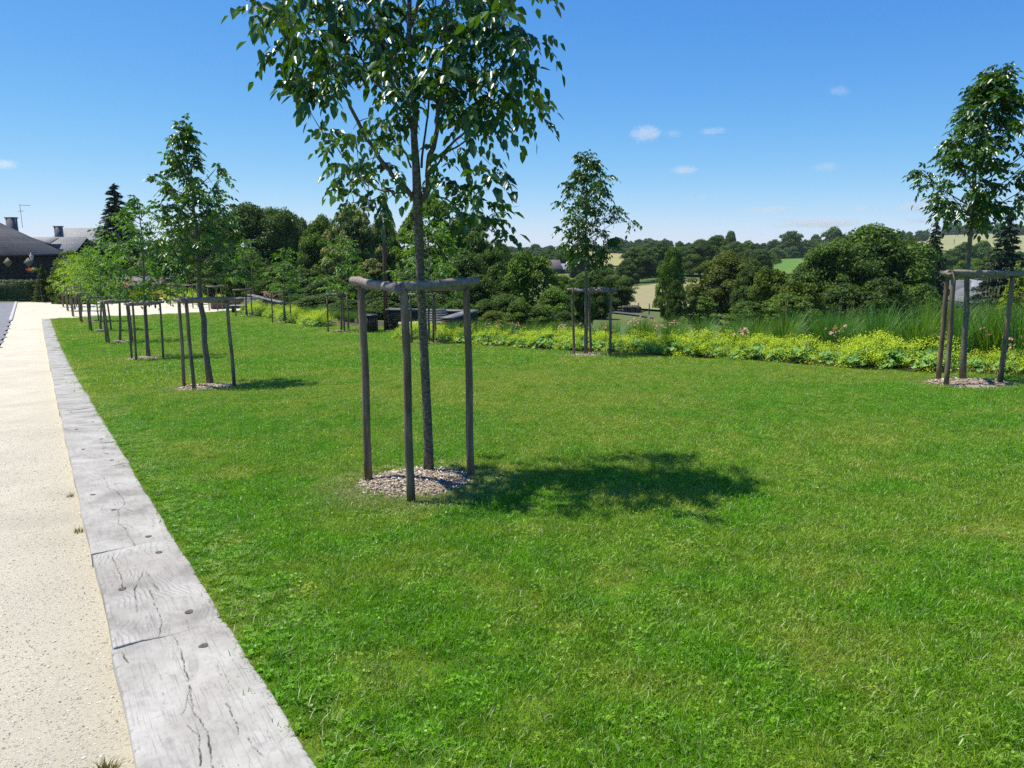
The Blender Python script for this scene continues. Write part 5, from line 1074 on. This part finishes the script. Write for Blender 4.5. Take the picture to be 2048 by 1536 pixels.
q.add([(x0 - 1.1, -4.2, z0), (x0 + .9, -4.2, z0), (x0 + .9, -1, z0), (x0 - 1.1, -1, z0), (x0 - 1.1, -4.2, z1), (x0 + .9, -4.2, z1), (x0 + .9, -1, z1), (x0 - 1.1, -1, z1)], [(0, 1, 5, 4), (1, 2, 6, 5), (3, 0, 4, 7)]); q.build('dormer', M_BRICKD, h3)
q = MB(); q.add([(x0 - 1.4, -4.5, z1 - .05), (x0 + 1.2, -4.5, z1 - .05), (x0 + 1.1, -2.2, z2), (x0 - 1.3, -2.2, z2), (x0 - 1.4, -4.5, z1 - .15), (x0 + 1.2, -4.5, z1 - .15), (x0 + 1.1, -2.2, z2 - .12), (x0 - 1.3, -2.2, z2 - .12)], [(0, 1, 2, 3), (0, 4, 5, 1), (1, 5, 6, 2), (3, 7, 4, 0), (4, 7, 6, 5)]); q.build('dormer_roof', M_SLP, h3)
c = gz(170, 100); hw = at(0, 515, 95).z - c.z; hr = at(0, 456, 100).z - c.z
house('long_slate_house', 'large house with a wide pale hipped slate roof behind the yellow-green trees', c, 10.2, 10, hw, hr, -.06, M_WWALL, M_SLP, hip=2.6, over=.4, win=[(-2, hw - 1.6, 1, 1.3), (1.6, hw - 1.6, 1, 1.3)])
c = gz(92, 76); hr = at(0, 509, 76).z - c.z
house('white_gabled_annex', 'small white rendered annex with a steep grey roof beside the dark house', c, 5.5, 2.6, hr - 2.1, hr, 1.35, M_WWALL, M_SLG, over=.15)
# grey garden wall
def wallbox(name, lab, u0, u1, Y, vt, mat, thick=.35, cat='wall', cap=None, ex=0):
    a, b_ = gz(u0, Y), gz(u1, Y); H = U((u0 + u1) / 2, vt, Y).z - min(a.z, b_.z); L = b_.x - a.x; c = Vector(((a.x + b_.x) / 2, Y, min(a.z, b_.z)))
    root = empty(name, c) if cap else None; q = MB(); box(q, (0, 0, H / 2 - .15 - (.03 if cap else 0)), (L, thick, H + .3 - (.06 if cap else 0)))
    o = q.build('masonry' if cap else name, mat, root) 
    if cap:
        q = MB(); box(q, (0, 0, H - .02), (L + .12 + ex, thick + .14, .07)); q.build('coping', cap, root); return tag(root, lab, cat)
    o.location = c; return tag(o, lab, cat)
wallbox('garden_wall', 'blue-grey rendered garden wall in shade beyond the square', 222, 340, 68, 553, M_BWALL, cap=M_SLG)
# farm buildings across the valley
M_TIN = simple('pale_sheet_roof', (.24, .25, .27), (.33, .34, .36), 1, .5, .1, 4, spec=.4); M_FWALL = simple('farm_timber_wall', (.06, .05, .045), (.11, .095, .08), .6, .9, .2, 3); M_RED = simple('red_brick_gable', (.20, .09, .07), (.28, .13, .10), 3, .9, .3, 20)
c = gz(1124, 235); k1 = 235 / F; house('farm_shed', 'grey-roofed open farm shed on the far slope left of the slender tree', c, 50 * k1 * .85, 9, 1.9, 3.3, .05, M_FWALL, M_TIN, over=.5, cat='farm building')
c = gz(1082, 232); house('farm_barn', 'long low brown-roofed barn behind the airy shrub', c, 70 * k1, 8, 2.2, 4.6, .15, M_FWALL, simple('brown_tile', (.17, .13, .11), (.24, .19, .16), 2), over=.4, cat='farm building')
c = gz(1237, 470); house('white_cottage', 'tiny white cottage on the far left hill before the wood', c, 6, 4, 1.7, 2.6, 0, M_WWALL, M_TIN, cat='house')
c = gz(1616, 470); house('skyline_farmhouse', 'tiny farmhouse on the skyline between two large round trees', c, 9, 5, 2.2, 4, 0, M_WWALL, M_SLG, cat='house')
c = gz(1911, 104); c.z = U(1900, 605, 104).z; house('stone_farmhouse', 'pale farmhouse with a long low grey roof beside the spruce', c, 5.6, 4.5, U(1900, 580, 101).z - c.z, U(1900, 560, 104).z - c.z, .25, M_WWALL, M_SLG, over=.3, win=[(-1.9, 1.0, .5, .8), (-1.1, 1.0, .5, .8)])
c = gz(1975, 96); c.z = U(1960, 622, 96).z; house('slate_farmhouse', 'farmhouse with a broad blue-grey slate roof, largest in the valley at right', c, 6.2, 6.5, U(1960, 601, 93).z - c.z, U(1960, 573, 96).z - c.z, -.08, M_FWALL, slate('blue_slate', (.13, .145, .165), (.19, .205, .225), 1.6, .6), over=.4, hip=1.0)
c = gz(1958, 104); c.z = U(1960, 610, 104).z; house('brick_gabled_house', 'steep red brick gable with pale verges behind the broad slate roof', c, 4.5, 3.8, U(1955, 585, 104).z - c.z, U(1955, 561, 102).z - c.z, 1.35, M_RED, M_TIN, over=.2)
c = gz(1897, 62); c.z = U(1897, 640, 62).z; house('low_stone_shed', 'low flat brown stone shed behind the stakes at right', c, 2.5, 2, U(1897, 609, 62).z - c.z, U(1897, 603, 62).z - c.z, 0, simple('brown_stone', (.16, .13, .12), (.24, .20, .18), 4, .9, .6, 20), M_SLD, over=.1, cat='shed')

# ---------------------------------------------------------------- benches, low walls, bin
M_DRYST = simple('dry_stone', (.045, .04, .034), (.10, .088, .075), 9, .9, 1., 26, stretch=(1, 1, 3), bd=.04); M_SLAB = simple('slate_slab', (.13, .13, .128), (.20, .20, .195), 3, .6, .2, 30, spec=.4); M_BENCH = simple('silvered_slats', (.26, .24, .22), (.38, .36, .33), 6, .8, .3, 40)
M_WATTLE = simple('stacked_brown_stone', (.20, .14, .10), (.36, .28, .20), 7, .9, 1., 22, stretch=(1, 1, 4), bd=.04)
def lowwall(name, lab, A, B, H, mat, thick=.4, ov=.1):
    """low wall from ground point A to B, built of stacked stones under flat slabs"""
    A, B = Vector(A), Vector(B); d = B - A; L = math.hypot(d.x, d.y); rz = math.atan2(d.y, d.x); root = empty(name, (A + B) / 2, rz); tag(root, lab, 'wall'); g = random.Random(int(L * 100)); q = MB(); box(q, (0, 0, H / 2 - .15), (L - .06, thick - .07, H + .2))
    z = -.1
    while z < H - .02:
        hh = g.uniform(.055, .10); x = -L / 2
        while x < L / 2 - .03:
            ll = min(g.uniform(.14, .42), L / 2 - x); box(q, (x + ll / 2, g.uniform(-.012, .012), z + hh / 2), (ll - .012, thick + g.uniform(-.02, .02), hh - .01), 0, g.random()); x += ll
        z += hh
    q.build('masonry', mat, root); q = MB(); n = max(1, round(L / 1.3))
    for i in range(n): box(q, (-L / 2 + (i + .5) * L / n, 0, H + .035), (L / n - .008, thick + 2 * ov, .06), 0, g.random())
    q.build('coping', M_SLAB, root); return root
def gpt(u, Y): p = U(u, 640, Y); return Vector((p.x, Y, zl(p.x, Y)))
Hh = lambda u, v, Y: U(u, v, Y).z - gpt(u, Y).z
lowwall('low_stone_wall', 'dark dry-stone wall with flat grey slabs behind the bench, right of the wooden lamp pole', gpt(776, 31.5), gpt(945, 30.6), Hh(860, 622, 31), M_DRYST, .4, .06)
lowwall('low_stone_wall', 'short slab-topped return of the stone recess, sloping towards the flower bed', gpt(893, 26.8), gpt(946, 29.9), Hh(920, 630, 28.5), M_DRYST, .35, .06)
def bench(lab, c, rz, L=1.9):
    root = empty('slatted_bench', c, rz); tag(root, lab, 'bench')
    q = MB()
    for i in range(5): box(q, (0, -.24 + i * .12, .44), (L, .1, .035), 0, random.random())
    q.build('seat', M_BENCH, root); q = MB()
    for i in range(5): t = i / 4; box(q, (L * .22, .33 + t * .2, .5 + t * .36), (L * .55, .035, .085), 0, random.random())
    q.build('backrest', M_BENCH, root)
    for sx in (-1, 1): q = MB(); box(q, (sx * L * .4, 0, .2), (.09, .52, .44)); q.build('leg', M_DMET, root)
    q = MB(); box(q, (L * .22, .48, .55), (.06, .05, .75)); q.build('back_support', M_DMET, root)
bench('low silvered slatted bench with half-length backrest in the stone recess', gpt(846, 28.6), .15)
bench('low bench beside the brown stone wall at the far end of the lawn', gpt(490, 47.5), .1, 1.7)
lowwall('low_stone_wall', 'brown stacked-stone wall on the sandy square at the end of the lawn', gpt(423, 51.5), gpt(502, 52.5), Hh(460, 598, 52), M_WATTLE, .5, .1)
lowwall('low_stone_wall', 'long low slab-topped wall running right behind the far bed', gpt(503, 53.5), gpt(567, 46.8), Hh(540, 598, 50), M_WATTLE, .35, .06)
c = gpt(743, 30.3); root = empty('litter_bin', c, .3); tag(root, 'dark slatted square litter bin at the bed edge beside the wooden lamp pole', 'litter bin'); H = Hh(743, 630, 30.3); q = MB(); box(q, (0, 0, H / 2), (.36, .36, H - .06)); q.build('liner', M_DMET, root); q = MB()
M_BINW = simple('dark_brown_slat', (.045, .03, .025), (.08, .055, .045), 8)
for sd_ in range(4):
    for i in range(5): a = sd_ * math.pi / 2; x, y = -.18 + i * .09, -.215; box(q, (x * math.cos(a) - y * math.sin(a), x * math.sin(a) + y * math.cos(a), H / 2), (.07, .025, H - .02), a, random.random())
q.build('slats', M_BINW, root); q = MB(); box(q, (0, 0, H), (.5, .5, .03)); q.build('rim', M_DMET, root)

# ---------------------------------------------------------------- lamps
M_POLE = simple('rust_brown_pole', (.11, .055, .03), (.19, .10, .055), 12, .8, .3, 60, stretch=(1, 1, .3)); 
m, nt, out = newmat('lamp_glass'); k = N(nt); b_ = k('BsdfPrincipled', {'Base Color': (.9, .95, 1, 1), 'Roughness': .08, 'Transmission Weight': .6, 'Specular IOR Level': .8}); nt.links.new(b_.outputs[0], out.inputs[0]); M_GL = m
M_SILV = simple('silver_lamp_cap', (.45, .50, .58), (.6, .65, .72), 4, .3, 0, 10, metal=.6, spec=.6)
def lathe(mb, prof, n=20, c=(0, 0, 0), r=.5):
    V = [(c[0] + a * math.cos(t), c[1] + a * math.sin(t), c[2] + z) for a, z in prof for t in np.arange(n) * 6.28318 / n]; mb.add(V, [(i * n + j, i * n + (j + 1) % n, (i + 1) * n + (j + 1) % n, (i + 1) * n + j) for i in range(len(prof) - 1) for j in range(n)], None, r)
def polelamp(base, top_u, top_v, Y, hu, hv, lab):
    root = empty('street_lamp', base); tag(root, lab, 'street lamp', 'tall brown lamp poles'); t = U(top_u, top_v, Y) - base; h = U(hu, hv, Y) - base; q = MB(); tube(q, [(0, 0, -.3), t * .5, t], [.095, .085, .07], 12); q.build('pole', M_POLE, root, True)
    q = MB(); tube(q, [t + Vector((0, 0, -.12)), t * .5 + h * .5 + Vector((0, 0, .12)), h + Vector((0, 0, .28))], [.03, .026, .022], 8); q.build('arm', M_POLE, root, True)
    q = MB(); lathe(q, [(.03, .3), (.06, .26), (.09, .16), (.17, .08), (.3, .0), (.3, -.02), (.0, -.01)], c=h); q.build('lamp_shade', M_SILV, root, True); q = MB(); lathe(q, [(.24, -.03), (.22, -.10), (.12, -.16), (.0, -.18)], c=h); q.build('diffuser', M_GL, root, True)
b_ = P(772, 661); polelamp(b_, 767, 398, b_.y, 736, 414, 'tall rust-brown lamp pole with a silver hanging lamp, seen left of the front trunk')
b_ = P(508, 604); polelamp(b_, 501, 482, b_.y, 488, 490, 'distant brown lamp pole behind the second stake frame')
b_ = gz(72, 59); root = empty('lantern_post', b_); tag(root, 'black lantern post with a traditional glass lantern before the dark house', 'street lamp'); q = MB(); tp_ = U(70, 522, 59) - b_; tube(q, [(0, 0, 0), (0, 0, .3), tp_ * .5, tp_], [.08, .05, .04, .035], 10); q.build('post', M_DMET, root, True)
l_ = U(64, 521, 59) - b_; q = MB(); tube(q, [tp_ - Vector((0, 0, .3)), tp_ * .5 + l_ * .5 - Vector((0, 0, .08)), l_], .02, 6); q.build('bracket', M_DMET, root)
q = MB(); lathe(q, [(.08, 0), (.19, .38), (.0, .38)], 4, l_); q.build('lantern_glass', M_WWALL, root); q = MB(); lathe(q, [(.23, .38), (.09, .56), (.03, .62), (.0, .64)], 4, l_); q.build('lantern_cap', M_DMET, root)
bk = U(65, 539, 58.9); q = MB(); g = np.random.default_rng(4); n = 420; cc = g.normal(0, 1, (n, 3)) * [.16, .1, .07]; nn = unit(g.normal(0, 1, (n, 3)) + [0, -.4, .5]); cards(q, cc, nn, unit(np.cross(nn, g.normal(0, 1, (n, 3)))), np.full(n, .035), np.full(n, .025), np.clip((cc[:, 0] + .2) * 2. + g.normal(0, .15, n), 0, 1))
m, nt, out = newmat('basket_flowers'); k = N(nt); link_bsdf(k, out, k.ramp(k('Attribute', attribute_name='rnd').outputs['Fac'], [(0, (.8, .16, .03)), (.4, (.75, .3, .04)), (.6, (.2, .4, .03)), (1, (.5, .6, .04))]), .7)
hb = empty('flower_basket', bk); tag(hb, 'hanging basket of orange and yellow flowers on the lantern post', 'flower basket'); q.build('flowers', m, hb); q = MB(); lathe(q, [(.0, -.26), (.16, -.22), (.26, -.06), (.24, -.05)], 14); q.build('basket', M_DMET, hb)
# field-edge posts and stacked logs by the hay field
for j, (u, v, Y) in enumerate([(1281, 606, 78), (1303, 612, 76), (1366, 612, 78), (1237, 612, 84)]):
    b_ = gz(u, Y); H = U(u, v, Y).z - b_.z; q = MB(); tube(q, [(0, 0, -.3), (0, 0, max(H, 1.1))], .06, 7); tag(q.build('fence_post', M_TRUNK, loc=b_), ['tallest wooden post at the edge of the hay field', 'short wooden post right of the tall field post', 'wooden post at the hay field edge by the hawthorn', 'wooden post under the round tree at the field corner'][j], 'post')
root = None; q = MB()
for j in range(14): b_ = gz(1250 + (j % 7) * 5.2, 79.4); tube(q, [b_ + Vector((0, -.8, .25 + .3 * (j // 7))), b_ + Vector((0, .8, .25 + .3 * (j // 7)))], .17, 8, random.random())
tag(q.build('log_pile', M_TRUNK), 'low dark pile of logs at the near edge of the hay field', 'log pile')

# ---------------------------------------------------------------- small clouds, far beyond the hills
def cloudmat(d):
    m, nt, out = newmat('cloud_vapour'); k = N(nt); tc = k('TexCoord').outputs['Object']; r = k('VectorMath', {0: tc}, operation='LENGTH').outputs['Value']; f = k.noise(k.map(k('VectorMath', {0: tc, 1: k('ObjectInfo').outputs['Location']}, operation='ADD').outputs[0], (1.5, 1.5, .9)), 1.9, 7, .68, .4)
    e = k('MapRange', {'Value': k.math('SUBTRACT', k.math('MULTIPLY', f, 1.9), r), 'From Min': .12, 'From Max': .55}).outputs[0]
    v = k('VolumePrincipled', {'Color': (1, 1, 1, 1), 'Density': k.math('MULTIPLY', e, d), 'Anisotropy': .3}); nt.links.new(v.outputs[0], out.inputs['Volume']); return m
CM = [cloudmat(.013), cloudmat(.0055)]
def ico():
    me = bpy.data.meshes.new('cloud_shell'); import bmesh; bm = bmesh.new(); bmesh.ops.create_icosphere(bm, subdivisions=3, radius=1); bm.to_mesh(me); bm.free(); return me
CME = [ico(), ico()]; CME[0].materials.append(CM[0]); CME[1].materials.append(CM[1])
for j, (u, v, w_, h_, d, lab) in enumerate([(1293, 268, 62, 26, 0, 'small bright white cloud right of the front tree, brightest in the sky'), (1348, 267, 34, 14, 1, 'faint wisp just right of the brightest cloud'), (1369, 340, 56, 14, 0, 'thin flat cloud above the far left wood'), (1680, 182, 42, 16, 1, 'tiny faint cloud, highest in the right half of the sky'), (1652, 334, 56, 16, 1, 'faint small cloud midway up the right sky'), (1425, 262, 60, 12, 1, 'barely visible streak of cloud level with the brightest one'),
     (1845, 413, 90, 20, 0, 'flat cloud left of the right-hand tree crown'), (1640, 446, 160, 16, 0, 'long low cloud bank just above the horizon trees'), (1535, 419, 110, 12, 1, 'long grey wisp above the low cloud bank'), (1722, 416, 60, 10, 1, 'short wisp between the flat cloud and the bank'), (8, 329, 50, 16, 0, 'small white cloud cut by the left edge'), (1392, 393, 56, 10, 1, 'small wisp above the hay field wood'), (1830, 441, 70, 12, 1, 'low wisp above the spruce'), (203, 427, 26, 8, 0, 'tiny cloud left of the tall spruce tip'), (1560, 452, 60, 9, 1, 'small wisp at the left end of the low bank')]):
    Y = 3000.; p = U(u, v, Y); o = bpy.data.objects.new('cloud', CME[d]); C.objects.link(o); o.location = p; k_ = Y / F / 2; o.scale = (w_ * k_ * 1.25, w_ * k_, h_ * k_ * 1.5); o.rotation_euler = (0, random.uniform(-.05, .05), 0); tag(o, lab, 'cloud')

# ---------------------------------------------------------------- the summer air
m, nt, out = newmat('summer_air'); k = N(nt); v_ = k('VolumePrincipled', {'Color': (.80, .88, 1, 1), 'Density': .0001, 'Anisotropy': .2}); nt.links.new(v_.outputs[0], out.inputs['Volume'])
mbh = MB(); box(mbh, (0, 600, -14), (2800, 2300, 60)); tag(mbh.build('haze', m), 'thin summer haze over the valley', 'haze', kind='stuff')
